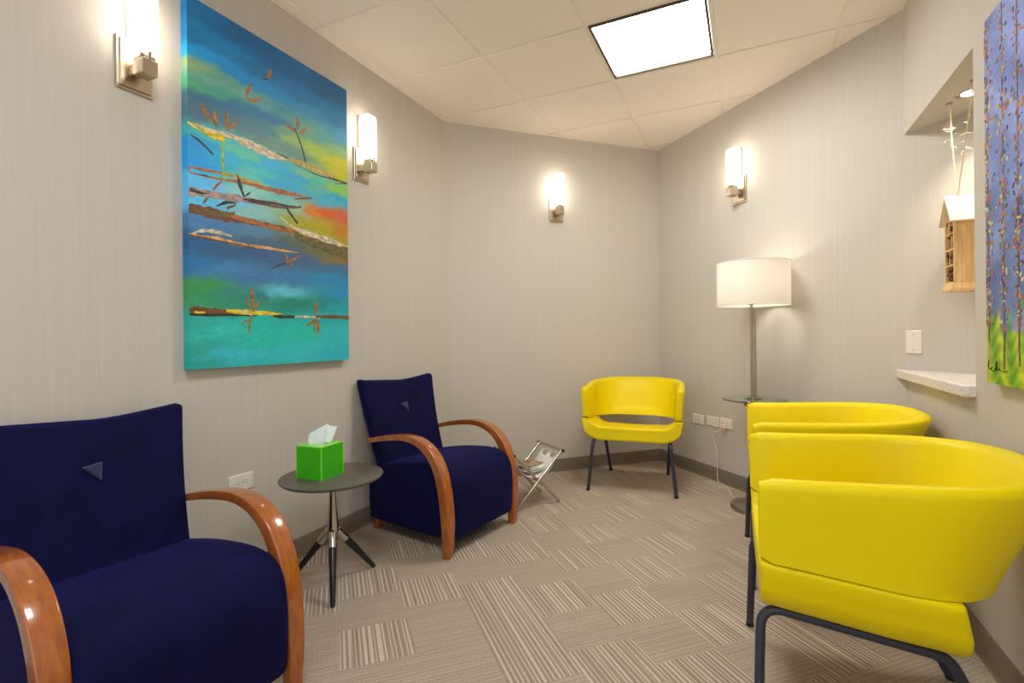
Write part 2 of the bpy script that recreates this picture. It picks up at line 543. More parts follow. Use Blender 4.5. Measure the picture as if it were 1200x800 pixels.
# ------------------------------------------------------------------ left painting
PC = {'yellow': (226, 200, 40), 'cream': (212, 196, 168), 'dark': (46, 42, 42), 'ochre': (196, 160, 70), 'red': (170, 70, 50), 'rust': (170, 100, 48), 'brown': (112, 72, 40), 'ygreen': (150, 190, 80), 'mauve': (166, 144, 140), 'olive': (104, 92, 48), 'tan': (206, 160, 104), 'leaf': (166, 112, 48)}
CTL = [[0.057,1.479,30,110,155],[0.227,1.467,35,95,135],[0.449,1.423,40,100,140],[0.777,1.442,45,95,125],[0.021,1.354,20,110,150],[0.147,1.368,30,125,170],[0.311,1.356,35,110,150],[0.549,1.343,40,115,155],[0.807,1.315,55,120,150],[0.055,1.303,65,150,190],[0.205,1.287,60,140,185],[0.4,1.278,55,135,175],[0.602,1.279,70,140,165],[0.837,1.232,75,150,170],[0.02,1.233,140,160,110],[0.072,1.206,110,160,130],[0.165,1.231,100,150,120],[0.019,1.147,90,160,110],[0.108,1.169,70,145,120],[0.245,1.211,110,165,140],[0.353,1.218,90,150,140],[0.447,1.216,70,135,140],[0.399,1.156,20,105,145],[0.471,1.143,110,150,110],[0.601,1.191,110,160,120],[0.714,1.188,90,155,140],[0.836,1.138,150,175,110],[0.521,1.098,150,180,90],[0.655,1.101,170,185,70],[0.804,1.081,205,190,35],[0.867,1.029,200,180,40],[0.018,1.06,75,105,115],[0.089,1.107,65,105,120],[0.184,1.128,55,105,130],[0.265,1.143,50,110,135],[0.352,1.099,60,120,125],[0.47,1.039,90,130,105],[0.308,1.082,80,115,120],[0.017,0.922,25,140,195],[0.051,0.881,25,150,200],[0.016,0.836,40,150,205],[0.124,0.96,90,180,160],[0.143,0.893,60,170,190],[0.242,0.944,95,185,150],[0.306,0.887,85,185,165],[0.396,0.934,45,165,195],[0.519,0.929,40,155,190],[0.598,0.952,120,180,130],[0.682,0.931,80,175,150],[0.771,0.932,150,185,80],[0.833,0.878,60,160,170],[0.262,0.836,95,185,160],[0.443,0.866,60,165,190],[0.71,0.848,90,165,175],[0.015,0.767,110,185,215],[0.049,0.689,115,190,215],[0.141,0.729,130,190,210],[0.262,0.778,150,195,170],[0.442,0.784,120,180,160],[0.543,0.765,140,190,160],[0.304,0.692,140,185,165],[0.623,0.77,215,120,40],[0.739,0.787,215,95,45],[0.831,0.784,200,100,70],[0.595,0.704,165,150,40],[0.708,0.713,180,150,35],[0.831,0.713,190,120,40],[0.65,0.657,165,155,40],[0.83,0.642,165,140,40],[0.515,0.591,90,95,70],[0.707,0.577,105,100,55],[0.828,0.548,130,100,45],[0.031,0.605,85,125,155],[0.14,0.613,80,120,150],[0.303,0.614,90,125,140],[0.44,0.578,70,95,110],[0.03,0.511,50,95,130],[0.139,0.511,55,90,115],[0.302,0.517,60,90,120],[0.54,0.51,70,95,120],[0.765,0.494,70,105,130],[0.029,0.424,60,115,150],[0.138,0.42,80,125,155],[0.3,0.4,75,115,145],[0.488,0.419,75,120,150],[0.705,0.441,60,130,160],[0.826,0.36,60,135,165],[0.022,0.337,70,140,80],[0.081,0.307,60,140,90],[0.176,0.314,60,130,110],[0.3,0.323,50,120,110],[0.437,0.34,110,185,185],[0.537,0.297,35,125,100],[0.733,0.308,40,130,120],[0.825,0.29,60,150,150],[0.028,0.269,70,145,95],[0.215,0.279,55,135,105],[0.02,0.182,60,165,140],[0.026,0.078,60,160,135],[0.025,0.016,55,155,135],[0.174,0.166,75,185,160],[0.298,0.187,55,175,150],[0.173,0.056,80,180,180],[0.342,0.109,60,180,150],[0.536,0.148,60,180,150],[0.535,0.063,75,180,170],[0.823,0.149,70,175,165],[0.822,0.055,70,170,170],[0.296,0.012,70,175,165],[0.762,0.241,50,160,150]]
STROKES = [["yellow",[[[-0.011,0.987],[-0.008,0.995]],[[0.047,0.976],[0.057,0.998]],[[0.1,0.963],[0.112,0.994]],[[0.154,0.963],[0.164,0.995]]]],["cream",[[[0.013,0.983],[0.015,0.989]],[[0.086,0.987],[0.089,0.999]],[[0.179,0.992],[0.186,1.012]],[[0.256,0.979],[0.272,1.015]],[[0.32,0.973],[0.337,1.011]],[[0.39,0.969],[0.404,1.004]],[[0.483,0.989],[0.485,0.998]]]],["dark",[[[0.414,1.002],[0.418,1.008]],[[0.482,0.994],[0.486,1.002]]]],["ochre",[[[0.472,0.988],[0.476,1.001]],[[0.567,0.988],[0.577,1.012]],[[0.677,0.982],[0.688,1.006]],[[0.781,0.985],[0.787,0.997]]]],["dark",[[[0.524,0.98],[0.525,0.982]],[[0.664,0.968],[0.666,0.974]],[[0.758,0.975],[0.761,0.984]],[[0.794,0.976],[0.798,0.986]],[[0.878,0.982],[0.881,0.988]]]],["dark",[[[0.783,0.957],[0.783,0.96]],[[0.879,0.982],[0.879,0.988]]]],["dark",[[[0.009,0.945],[0.011,0.949]],[[0.052,0.924],[0.058,0.932]],[[0.103,0.893],[0.107,0.898]]]],["red",[[[-0.027,0.78],[-0.029,0.803]],[[0.006,0.795],[0.005,0.815]]]],["rust",[[[-0.002,0.81],[-0.001,0.817]],[[0.085,0.816],[0.087,0.828]],[[0.149,0.826],[0.15,0.834]]]],["rust",[[[0.005,0.788],[0.006,0.794]],[[0.085,0.793],[0.087,0.801]],[[0.179,0.8],[0.182,0.811]]]],["dark",[[[0.039,0.793],[0.04,0.796]],[[0.074,0.794],[0.076,0.801]]]],["ochre",[[[0.148,0.824],[0.151,0.836]],[[0.239,0.822],[0.244,0.838]],[[0.324,0.818],[0.33,0.835]]]],["rust",[[[0.149,0.8],[0.15,0.809]],[[0.24,0.808],[0.243,0.821]],[[0.347,0.811],[0.352,0.83]],[[0.439,0.812],[0.446,0.838]],[[0.516,0.823],[0.52,0.84]],[[0.569,0.834],[0.57,0.838]]]],["brown",[[[0.518,0.806],[0.517,0.814]],[[0.597,0.828],[0.596,0.84]],[[0.63,0.84],[0.63,0.844]]]],["ygreen",[[[0.143,0.962],[0.152,0.965]],[[0.141,0.874],[0.152,0.878]],[[0.147,0.796],[0.159,0.8]]]],["mauve",[[[-0.028,0.694],[-0.023,0.729]],[[0.022,0.7],[0.028,0.735]],[[0.12,0.713],[0.124,0.743]],[[0.197,0.721],[0.202,0.752]],[[0.302,0.734],[0.306,0.758]],[[0.416,0.749],[0.42,0.774]]]],["dark",[[[0.003,0.715],[0.007,0.73]],[[0.048,0.716],[0.05,0.725]],[[0.085,0.725],[0.085,0.727]]]],["dark",[[[0.24,0.739],[0.241,0.746]],[[0.302,0.736],[0.306,0.756]],[[0.393,0.754],[0.396,0.766]],[[0.516,0.762],[0.518,0.775]],[[0.559,0.778],[0.558,0.786]]]],["brown",[[[0.303,0.735],[0.305,0.743]],[[0.441,0.745],[0.443,0.757]],[[0.553,0.772],[0.553,0.781]]]],["brown",[[[-0.028,0.633],[-0.024,0.661]],[[0.027,0.63],[0.036,0.669]],[[0.097,0.626],[0.108,0.67]],[[0.174,0.627],[0.183,0.665]],[[0.3,0.637],[0.306,0.661]],[[0.437,0.636],[0.444,0.661]],[[0.539,0.637],[0.544,0.655]]]],["rust",[[[0.158,0.646],[0.161,0.661]],[[0.258,0.642],[0.263,0.662]],[[0.367,0.636],[0.373,0.657]],[[0.529,0.64],[0.533,0.657]]]],["olive",[[[0.065,0.644],[0.068,0.658]],[[0.147,0.64],[0.149,0.662]],[[0.2,0.662],[0.198,0.676]]]],["dark",[[[0.115,0.678],[0.113,0.681]],[[0.161,0.701],[0.159,0.715]],[[0.207,0.714],[0.208,0.718]]]],["olive",[[[0.166,0.677],[0.161,0.69]],[[0.205,0.704],[0.202,0.71]]]],["cream",[[[0.43,0.702],[0.433,0.706]],[[0.512,0.66],[0.52,0.673]],[[0.589,0.643],[0.601,0.669]],[[0.73,0.625],[0.744,0.657]],[[0.87,0.616],[0.879,0.635]]]],["dark",[[[0.459,0.766],[0.464,0.77]],[[0.486,0.729],[0.496,0.737]],[[0.533,0.689],[0.54,0.695]]]],["cream",[[[0.003,0.539],[0.002,0.542]],[[0.059,0.561],[0.058,0.575]],[[0.119,0.565],[0.122,0.58]],[[0.185,0.564],[0.187,0.569]]]],["tan",[[[-0.015,0.545],[-0.013,0.551]],[[0.022,0.536],[0.025,0.546]],[[0.118,0.534],[0.122,0.554]],[[0.216,0.53],[0.219,0.546]],[[0.345,0.537],[0.347,0.55]],[[0.463,0.54],[0.465,0.55]],[[0.54,0.547],[0.54,0.549]]]],["brown",[[[-0.014,0.538],[-0.013,0.544]],[[0.065,0.534],[0.066,0.542]],[[0.177,0.532],[0.179,0.539]],[[0.301,0.529],[0.303,0.536]]]],["olive",[[[0.51,0.62],[0.521,0.646]],[[0.668,0.586],[0.688,0.631]],[[0.862,0.563],[0.886,0.622]]]],["brown",[[[-0.02,0.229],[-0.019,0.249]],[[0.044,0.222],[0.046,0.254]],[[0.117,0.22],[0.118,0.248]],[[0.195,0.233],[0.194,0.248]]]],["yellow",[[[0.02,0.223],[0.021,0.237]],[[0.062,0.228],[0.063,0.235]]]],["yellow",[[[0.155,0.235],[0.156,0.25]],[[0.255,0.228],[0.257,0.251]],[[0.365,0.232],[0.366,0.248]],[[0.435,0.228],[0.437,0.24]]]],["dark",[[[-0.02,0.218],[-0.02,0.226]],[[0.08,0.217],[0.08,0.227]],[[0.194,0.222],[0.195,0.23]],[[0.298,0.223],[0.299,0.228]]]],["dark",[[[0.388,0.224],[0.389,0.233]],[[0.436,0.218],[0.437,0.234]],[[0.511,0.222],[0.511,0.234]]]],["cream",[[[0.511,0.224],[0.511,0.232]],[[0.589,0.225],[0.59,0.236]],[[0.673,0.224],[0.674,0.233]]]],["cream",[[[0.202,0.247],[0.203,0.25]],[[0.246,0.234],[0.25,0.244]],[[0.28,0.223],[0.282,0.227]]]],["brown",[[[0.645,0.227],[0.645,0.238]],[[0.762,0.227],[0.763,0.245]],[[0.882,0.226],[0.883,0.244]]]],["leaf",[[[0.291,1.282],[0.293,1.281]],[[0.262,1.24],[0.279,1.241]],[[0.256,1.197],[0.259,1.197]]]],["leaf",[[[0.257,1.199],[0.258,1.202]],[[0.296,1.192],[0.296,1.211]],[[0.345,1.237],[0.344,1.239]]]],["leaf",[[[0.391,1.391],[0.393,1.391]],[[0.367,1.355],[0.388,1.358]],[[0.367,1.328],[0.37,1.328]]]],["dark",[[[0.332,1.318],[0.332,1.32]],[[0.372,1.331],[0.373,1.337]]]],["leaf",[[[0.049,1.09],[0.05,1.091]],[[0.066,1.051],[0.082,1.066]],[[0.098,1.024],[0.1,1.027]]]],["leaf",[[[0.105,1.081],[0.109,1.083]],[[0.106,1.041],[0.123,1.051]],[[0.119,1.011],[0.123,1.014]]]],["leaf",[[[0.171,1.105],[0.173,1.105]],[[0.158,1.056],[0.176,1.063]],[[0.169,1.019],[0.173,1.021]]]],["leaf",[[[0.218,1.083],[0.22,1.082]],[[0.184,1.05],[0.197,1.042]],[[0.17,1.021],[0.172,1.019]]]],["leaf",[[[0.536,1.231],[0.539,1.232]],[[0.533,1.187],[0.552,1.194]],[[0.535,1.159],[0.539,1.16]]]],["leaf",[[[0.605,1.198],[0.608,1.197]],[[0.568,1.169],[0.579,1.16]],[[0.541,1.141],[0.543,1.139]]]],["leaf",[[[0.461,1.163],[0.462,1.165]],[[0.496,1.147],[0.506,1.161]],[[0.531,1.143],[0.533,1.146]]]],["dark",[[[0.519,1.16],[0.523,1.163]],[[0.559,1.089],[0.565,1.093]],[[0.584,1.012],[0.592,1.015]]]],["dark",[[[0.212,0.844],[0.214,0.845]],[[0.217,0.798],[0.232,0.807]],[[0.243,0.75],[0.247,0.752]]]],["dark",[[[0.245,0.75],[0.244,0.752]],[[0.268,0.769],[0.263,0.774]],[[0.279,0.782],[0.278,0.783]]]],["red",[[[0.145,0.8],[0.146,0.799]],[[0.115,0.773],[0.123,0.767]],[[0.098,0.745],[0.102,0.743]]]],["olive",[[[0.074,0.708],[0.082,0.704]],[[0.063,0.692],[0.07,0.687]],[[0.058,0.682],[0.061,0.68]]]],["leaf",[[[0.555,0.538],[0.557,0.536]],[[0.505,0.515],[0.512,0.505]],[[0.462,0.485],[0.465,0.481]]]],["leaf",[[[0.462,0.532],[0.466,0.533]],[[0.463,0.508],[0.475,0.509]],[[0.457,0.483],[0.46,0.482]]]],["leaf",[[[0.482,0.501],[0.485,0.503]],[[0.487,0.484],[0.499,0.49]],[[0.497,0.474],[0.5,0.475]]]],["dark",[[[0.462,0.49],[0.465,0.484]],[[0.418,0.472],[0.421,0.467]],[[0.377,0.449],[0.377,0.447]]]],["leaf",[[[0.272,0.359],[0.276,0.359]],[[0.274,0.3],[0.29,0.304]],[[0.288,0.248],[0.293,0.249]]]],["leaf",[[[0.251,0.307],[0.254,0.308]],[[0.256,0.272],[0.265,0.276]],[[0.271,0.247],[0.275,0.248]]]],["leaf",[[[0.316,0.297],[0.318,0.296]],[[0.298,0.274],[0.308,0.27]],[[0.284,0.245],[0.287,0.244]]]],["leaf",[[[0.284,0.233],[0.287,0.232]],[[0.263,0.206],[0.274,0.204]],[[0.262,0.148],[0.265,0.148]]]],["leaf",[[[0.263,0.21],[0.265,0.208]],[[0.24,0.201],[0.246,0.194]],[[0.226,0.182],[0.227,0.181]]]],["leaf",[[[0.644,0.316],[0.648,0.316]],[[0.636,0.276],[0.654,0.277]],[[0.648,0.237],[0.653,0.237]]]],["leaf",[[[0.643,0.225],[0.646,0.222]],[[0.611,0.207],[0.622,0.195]],[[0.578,0.184],[0.579,0.182]]]],["leaf",[[[0.648,0.223],[0.653,0.224]],[[0.652,0.183],[0.67,0.185]],[[0.659,0.14],[0.662,0.14]]]],["leaf",[[[0.643,0.219],[0.646,0.219]],[[0.633,0.184],[0.644,0.183]],[[0.632,0.149],[0.634,0.148]]]]]
PW, PH, PD = 0.88, 1.507, 0.04
def attr_mat(name, rough):
    m = mat(name, (128, 128, 128), rough)
    nt, nd, lk, b = nodes(m)
    a = N(nt, 'ShaderNodeAttribute'); a.attribute_name = 'paint'
    n = noise(nt, mapped(nt, (1, 16, 60)), 1.2, 5, 0.65)
    n2 = noise(nt, mapped(nt, (1, 1, 1)), 95, 3, 0.6)
    f = math_n(nt, 'ADD', math_n(nt, 'MULTIPLY', n, 0.55), math_n(nt, 'MULTIPLY', n2, 0.45))
    hs = N(nt, 'ShaderNodeHueSaturation')
    lk.new(a.outputs['Color'], hs.inputs['Color'])
    lk.new(math_n(nt, 'MULTIPLY_ADD', f, 0.9, 0.55), hs.inputs['Value'])
    hs.inputs['Saturation'].default_value = 1.08
    lk.new(hs.outputs[0], b.inputs['Base Color'])
    bump(nt, b, f, 0.25, 0.001)
    return m
M['paint'] = attr_mat('painted_canvas', 0.42)
pmats = {}
for k, c in PC.items():
    m = mat('paint_' + k, c, 0.45)
    nt, nd, lk, b = nodes(m)
    d = tuple(max(0, int(v * .62)) for v in c); l = tuple(min(255, int(v * 1.18 + 6)) for v in c)
    lk.new(ramp(nt, noise(nt, mapped(nt, (1, 30, 60)), 1.0, 5, 0.7), [(0.32, d), (0.5, c), (0.68, l)]), b.inputs['Base Color'])
    pmats[k] = m

t = thing('abstract_painting', 'large unframed teal, blue and yellow abstract canvas with branches and leaves', 'painting', (XL, 1.25, 0.983))
bm = bmesh.new()
NS, NZ = 80, 170
lay = bm.loops.layers.color.new('paint')
ctl = np.array(CTL)
def paintcol(s, z):
    q = np.stack([s, z], -1)
    # warp so that the edges of the colour fields look brushed
    ws = 0.014 * np.sin(z * 61 + 3 * np.sin(s * 17)) + 0.012 * np.sin(z * 143 + s * 31)
    wz = 0.007 * np.sin(s * 23 + 2 * np.sin(z * 21)) + 0.004 * np.sin(s * 71 - z * 57)
    ds = q[:, None, 0] + ws[:, None] - ctl[None, :, 0]
    d = (ds * 0.30) ** 2 + ((q[:, None, 1] + wz[:, None] - ctl[None, :, 1] - .05 * ds) * 1.3) ** 2
    w = 1 / (d + 1.5e-4) ** 1.9
    w /= w.sum(1, keepdims=True)
    c = np.clip((w @ ctl[:, 2:]) / 255 * np.array((1.02, 1.10, 1.22)), 0, 1)
    return c
gs, gz = np.meshgrid(np.linspace(0, PW, NS), np.linspace(0, PH, NZ), indexing='ij')
cols = paintcol(gs.ravel(), gz.ravel()).reshape(NS, NZ, 3)
V_ = [[bm.verts.new((PD, gs[i, j], gz[i, j])) for j in range(NZ)] for i in range(NS)]
cv = {}
for i in range(NS):
    for j in range(NZ):
        cv[V_[i][j]] = cols[i, j]
B0 = {}
def backv(i, j):
    if (i, j) not in B0:
        B0[(i, j)] = bm.verts.new((0.0008, gs[i, j], gz[i, j])); cv[B0[(i, j)]] = cols[i, j]
    return B0[(i, j)]
for i in range(NS - 1):
    for j in range(NZ - 1):
        bm.faces.new((V_[i][j], V_[i + 1][j], V_[i + 1][j + 1], V_[i][j + 1]))
per = [(i, 0) for i in range(NS)] + [(NS - 1, j) for j in range(1, NZ)] + [(i, NZ - 1) for i in range(NS - 2, -1, -1)] + [(0, j) for j in range(NZ - 2, 0, -1)]
for a, b_ in zip(per, per[1:] + per[:1]):
    bm.faces.new((V_[a[0]][a[1]], backv(*a), backv(*b_), V_[b_[0]][b_[1]]))
bm.faces.new([B0[p] for p in per])
for f in bm.faces:
    for lp in f.loops:
        c = cv[lp.vert]
        lp[lay] = (*[float(v) for v in c], 1)
names = list(PC)
zl = 0
for k, st in STROKES:
    zl += 1
    pts = smoothpts([(a[0], a[1], b_[0], b_[1]) for a, b_ in st], 5)
    h = PD + 0.0006 + 0.00002 * zl
    rows = []
    for q_, p in enumerate(pts):
        e = 1 + (0.16 * math.sin(q_ * 2.3 + zl) + 0.12 * math.sin(q_ * 5.1)) * (0 if k == 'leaf' else 1)
        cx, cz = (p[0] + p[2]) / 2, (p[1] + p[3]) / 2
        A = (cx + (p[0] - cx) * e, cz + (p[1] - cz) * e); Bq = (cx + (p[2] - cx) * e, cz + (p[3] - cz) * e)
        cl = lambda q: (min(max(q[0], 0.0), PW), min(max(q[1], 0.0), PH))
        A, Bq = cl(A), cl(Bq)
        rows.append([bm.verts.new((PD + .0001, *A)), bm.verts.new((h, *A)), bm.verts.new((h, *Bq)), bm.verts.new((PD + .0001, *Bq))])
    for a, b_ in zip(rows[:-1], rows[1:]):
        for q_ in range(3):
            f = bm.faces.new((a[q_], a[q_ + 1], b_[q_ + 1], b_[q_])); f.material_index = 1 + names.index(k)
obj('canvas', bm, [M['paint']] + [pmats[k] for k in names], t, smooth=False, recalc=True)

# ------------------------------------------------------------------ right painting: tree trunks with dabs on blue
t = thing('birch_painting', 'unframed canvas of slim dabbed tree trunks on blue over lime grass', 'painting', (XR, 2.085, 0.945), PI)
QW, QH, QD = 0.85, 1.144, 0.03       # local y runs towards the camera
bm = bmesh.new(); lay = bm.loops.layers.color.new('paint')
NS, NZ = 60, 90
def birch(s, z):
    f = z / QH
    c = np.array((78, 106, 162)) * (1 - min(1, f * 1.3)) + np.array((138, 158, 226)) * min(1, f * 1.3)
    c = c + 12 * math.sin(s * 23 + 4 * math.sin(z * 7)) + 8 * math.sin(z * 31 + s * 11) + 9 * math.sin(s * 67 + 5 * math.sin(z * 23)) * math.sin(z * 71)
    c = c + np.array((22, 18, 4)) * max(0, math.sin(s * 9 + z * 3)) * f
    edge = 0.205 + .03 * math.sin(s * 37) + .02 * math.sin(s * 90) + .02 * math.sin(s * 171)
    k = min(1, max(0, (edge - z) / .03))
    g = np.array((142, 184, 14)) + np.array((44, 26, 20)) * math.sin(s * 61 + z * 13) + np.array((30, -14, 10)) * math.sin(s * 140 + z * 40) + np.array((26, 22, 40)) * math.sin(z * 120 + 3 * math.sin(s * 50))
    if 0.17 < s < .32 and .16 < z < .22:
        g = np.array((150, 160, 190))
    return np.clip(c * (1 - k) + g * k, 0, 255) / 255
V_ = [[None] * NZ for _ in range(NS)]; cv = {}; B0 = {}
for i in range(NS):
    for j in range(NZ):
        s, z = QW * i / (NS - 1), QH * j / (NZ - 1)
        V_[i][j] = bm.verts.new((QD, s, z)); cv[V_[i][j]] = birch(s, z)
def bv(i, j):
    if (i, j) not in B0:
        B0[(i, j)] = bm.verts.new((.0008, QW * i / (NS - 1), QH * j / (NZ - 1))); cv[B0[(i, j)]] = cv[V_[i][j]]
    return B0[(i, j)]
for i in range(NS - 1):
    for j in range(NZ - 1):
        bm.faces.new((V_[i][j], V_[i + 1][j], V_[i + 1][j + 1], V_[i][j + 1]))
per = [(i, 0) for i in range(NS)] + [(NS - 1, j) for j in range(1, NZ)] + [(i, NZ - 1) for i in range(NS - 2, -1, -1)] + [(0, j) for j in range(NZ - 2, 0, -1)]
for a, b_ in zip(per, per[1:] + per[:1]):
    bm.faces.new((V_[a[0]][a[1]], bv(*a), bv(*b_), V_[b_[0]][b_[1]]))
bm.faces.new([B0[p] for p in per])
for f in bm.faces:
    for lp in f.loops:
        lp[lay] = (*[float(v) for v in cv[lp.vert]], 1)
DC = {'trunk': (112, 72, 72), 'trunkl': (186, 160, 130), 'dcream': (216, 206, 160), 'dcoral': (214, 96, 76), 'dolive': (120, 128, 82), 'dnavy': (62, 66, 128), 'dorange': (206, 132, 78), 'dmauve': (150, 112, 140), 'ink': (22, 30, 26)}
dm = [mat('paint_' + k, c, .45) for k, c in DC.items()]
dk = list(DC)
def blade(s0, z0, s1, z1, w, mi, h):
    d = Vector((s1 - s0, z1 - z0)); n = Vector((-d.y, d.x)).normalized() * w
    q = []
    for k in range(8):
        a = 2 * PI * k / 8
        q.append(((s0 + s1) / 2 + d.x / 2 * math.cos(a) + n.x * math.sin(a), (z0 + z1) / 2 + d.y / 2 * math.cos(a) + n.y * math.sin(a)))
    q = [(min(max(a, 0), QW), min(max(b2, 0), QH)) for a, b2 in q]
    loft(bm, [[(QD + .0001, *p) for p in q], [(QD + h, *p) for p in q]], True, True, mi)
rr = random.Random(11)
for s0, zb in ((.020, .055), (.122, .04), (.213, .06), (.33, .04), (.46, .06), (.57, .03), (.69, .05), (.79, .05)):
    z = zb
    while z < QH - .02:
        l = rr.uniform(.03, .06)
        blade(s0 + rr.uniform(-.002, .002), z, s0 + rr.uniform(-.003, .003), min(QH, z + l), .006 if z < .5 else .004, 1 + rr.choice((0, 0, 0, 1)), .0006)
        z += l * .8
    for _ in range(170):
        z = zb + .12 + (QH - zb - .14) * rr.random()
        sp = .010 + .012 * z
        s = min(QW - .01, max(.006, s0 + rr.gauss(0, sp)))
        a = rr.uniform(0, PI); l = rr.uniform(.004, .010)
        blade(s - l * math.cos(a), z - l * math.sin(a), s + l * math.cos(a), z + l * math.sin(a), l * .55, 1 + dk.index(rr.choice(('dcream', 'dcream', 'dcoral', 'dolive', 'dolive', 'dorange', 'dorange', 'dmauve', 'dnavy', 'trunk'))), .0010 + .0004 * rr.random())
sig = [(2.068, 1.016), (2.07, 0.997), (2.065, 0.989), (2.043, 0.995), (2.056, 0.988), (2.041, 0.983), (2.023, 0.99), (2.014, 1.014), (2.015, 0.988), (1.999, 0.993), (1.986, 0.986), (1.945, 0.987)]
tube(bm, [(QD + .001, 2.085 - a, b2 - .945) for a, b2 in smoothpts(sig, 4)], .0014, 5, 1 + dk.index('ink'))
obj('canvas', bm, [M['paint']] + dm, t, smooth=False)

# ------------------------------------------------------------------ navy armchairs  (local +x = facing, y = sitter's left)
def make_armchair(loc, rz, label):
    t = thing('armchair', label, 'armchair', loc, rz, 'navy armchairs with bentwood arms')
    # seat block: side profile swept across with pillowed ends
    prof = [(-.012, .075), (.004, .10), (.014, .20), (.016, .28), (.006, .355), (-.022, .408), (-.07, .436), (-.15, .446), (-.26, .440), (-.38, .425), (-.50, .402), (-.57, .385), (-.625, .36), (-.648, .30), (-.650, .18), (-.640, .10), (-.630, .075), (-.40, .070), (-.2, .070)]
    pr = smoothpts(prof + [prof[0]], 4)[:-1]
    cx, cz = -.32, .255
    rings = []
    for yv, f in ((-.256, .93), (-.254, .962), (-.247, .982), (-.234, .994), (-.20, 1.0), (-.1, 1.003), (0, 1.004), (.1, 1.003), (.20, 1.0), (.234, .994), (.247, .982), (.254, .962), (.256, .93)):
        rings.append([(cx + (x - cx) * (1 - (1 - f) * .55), yv, cz + (z - cz) * (f if z > .3 else 1 - (1 - f) * .35)) for x, z in pr])
    bm = bmesh.new(); loft(bm, rings)
    obj('seat', bm, M['navy'], t, angle=75)
    # back cushion: rounded slab, raked and flaring towards the top, top edge dished
    rings = []
    H = 13
    st = [(0, .80), (.012, .94), (.03, 1.0)] + [(.03 + .94 * k / H, 1.0) for k in range(1, H)] + [(.975, 1.0), (.991, .96), (1.0, .86), (1.003, .86)]
    for v, f in st:
        hw = (.242 + .050 * v ** 1.25) - (1 - f) * .10
        th = .046 - .019 * v
        cxv = -.540 - .162 * v - .012 * math.sin(PI * v)
        ring = []
        base_r = rrect(1, 1, .30, 5)
        dense = []
        for q in range(len(base_r)):
            p0, p1 = base_r[q], base_r[(q + 1) % len(base_r)]
            dense.append(p0)
            if abs(p1[0] - p0[0]) > .5:
                for k in range(1, 9):
                    dense.append((p0[0] + (p1[0] - p0[0]) * k / 9, p0[1]))
        for a, b2 in dense:
            yv = hw * a if abs(a) < .99 else hw * a
            s = yv / hw
            bul = 0.012 * (1 - s * s)
            zz = .330 + .532 * v - .027 * v ** 3 * (1 - abs(s) ** 2.2)
            xx = cxv + b2 * th * (.04 if v > 1.001 else f) + (bul if b2 > 0 or v > 1.001 else 0) + .016 * s * s * v
            ring.append((xx, yv, zz))
        rings.append(ring)
    bm = bmesh.new(); loft(bm, rings)
    bk = obj('backrest', bm, M['navy'], t, angle=75)
    # triangular tufted button on the front of the back
    bm = bmesh.new()
    xf = -.540 - .162 * .66 - .012 * math.sin(PI * .66) + .0335 + .012
    tri = [(-.030, .018), (.022, .026), (.014, -.030)]
    loft(bm, [[(xf - .012 - .28 * y2, y1, .68 + y2) for y1, y2 in tri], [(xf + .004 - .28 * y2, y1, .68 + y2) for y1, y2 in tri], [(xf + .010 - .28 * y2 * .6, y1 * .6, .68 + y2 * .6) for y1, y2 in tri]])
    obj('button', bm, M['navybtn'], bk, angle=30)
    # bentwood arm and front leg in one sweep (outer curve, thickness, width)
    path = [(-.600, .536, .026, .050), (-.50, .560, .028, .052), (-.40, .578, .030, .055), (-.30, .588, .032, .058), (-.215, .580, .036, .060), (-.140, .552, .042, .062), (-.080, .505, .048, .062), (-.035, .437, .053, .061), (-.008, .355, .056, .059), (.008, .26, .056, .057), (.014, .16, .053, .052), (.010, .07, .046, .046), (.004, .0, .040, .042)]
    pp = smoothpts(path, 5)
    for sg in (-1, 1):
        rings = []
        for i, (x, z, th, w) in enumerate(pp):
            a = pp[max(0, i - 1)]; b2 = pp[min(len(pp) - 1, i + 1)]
            d = Vector((b2[0] - a[0], b2[1] - a[1])).normalized()
            n = Vector((d.y, -d.x))      # towards the inside of the bend
            n = n if n.dot(Vector((-.3, .2)) - Vector((x, z))) > 0 else -n
            if i == len(pp) - 1:
                n = Vector((-1, 0))
            ring = []
            for p, q in rrect(w / 2, th / 2, min(w, th) * .12, 3):
                off = th / 2 - q
                ring.append((x + n.x * off, sg * .285 + p, max(0.0, z + n.y * off)))
            rings.append(ring)
        bm = bmesh.new(); loft(bm, rings)
        obj('armrest', bm, M['wood'], t, angle=50)
    for sg in (-1, 1):
        bm = bmesh.new()
        rings = []
        for z, w, dx in ((0, .017, 0), (.004, .019, 0), (.12, .027, .01)):
            rings.append([(-.625 + dx + a, sg * .208 + b2, z) for a, b2 in rrect(w, w, w * .25, 3)])
        loft(bm, rings)
        obj('leg', bm, M['wood'], t, angle=50)
    return t
a0 = make_armchair((-1.305, .824, 0), -.088, 'navy velvet armchair with glossy bentwood arms, nearest the camera, cut off by the frame')
dup(a0, (-1.303, 2.386, 0), math.radians(-9.3), 'navy velvet armchair with bentwood arms between the round side table and magazine rack')

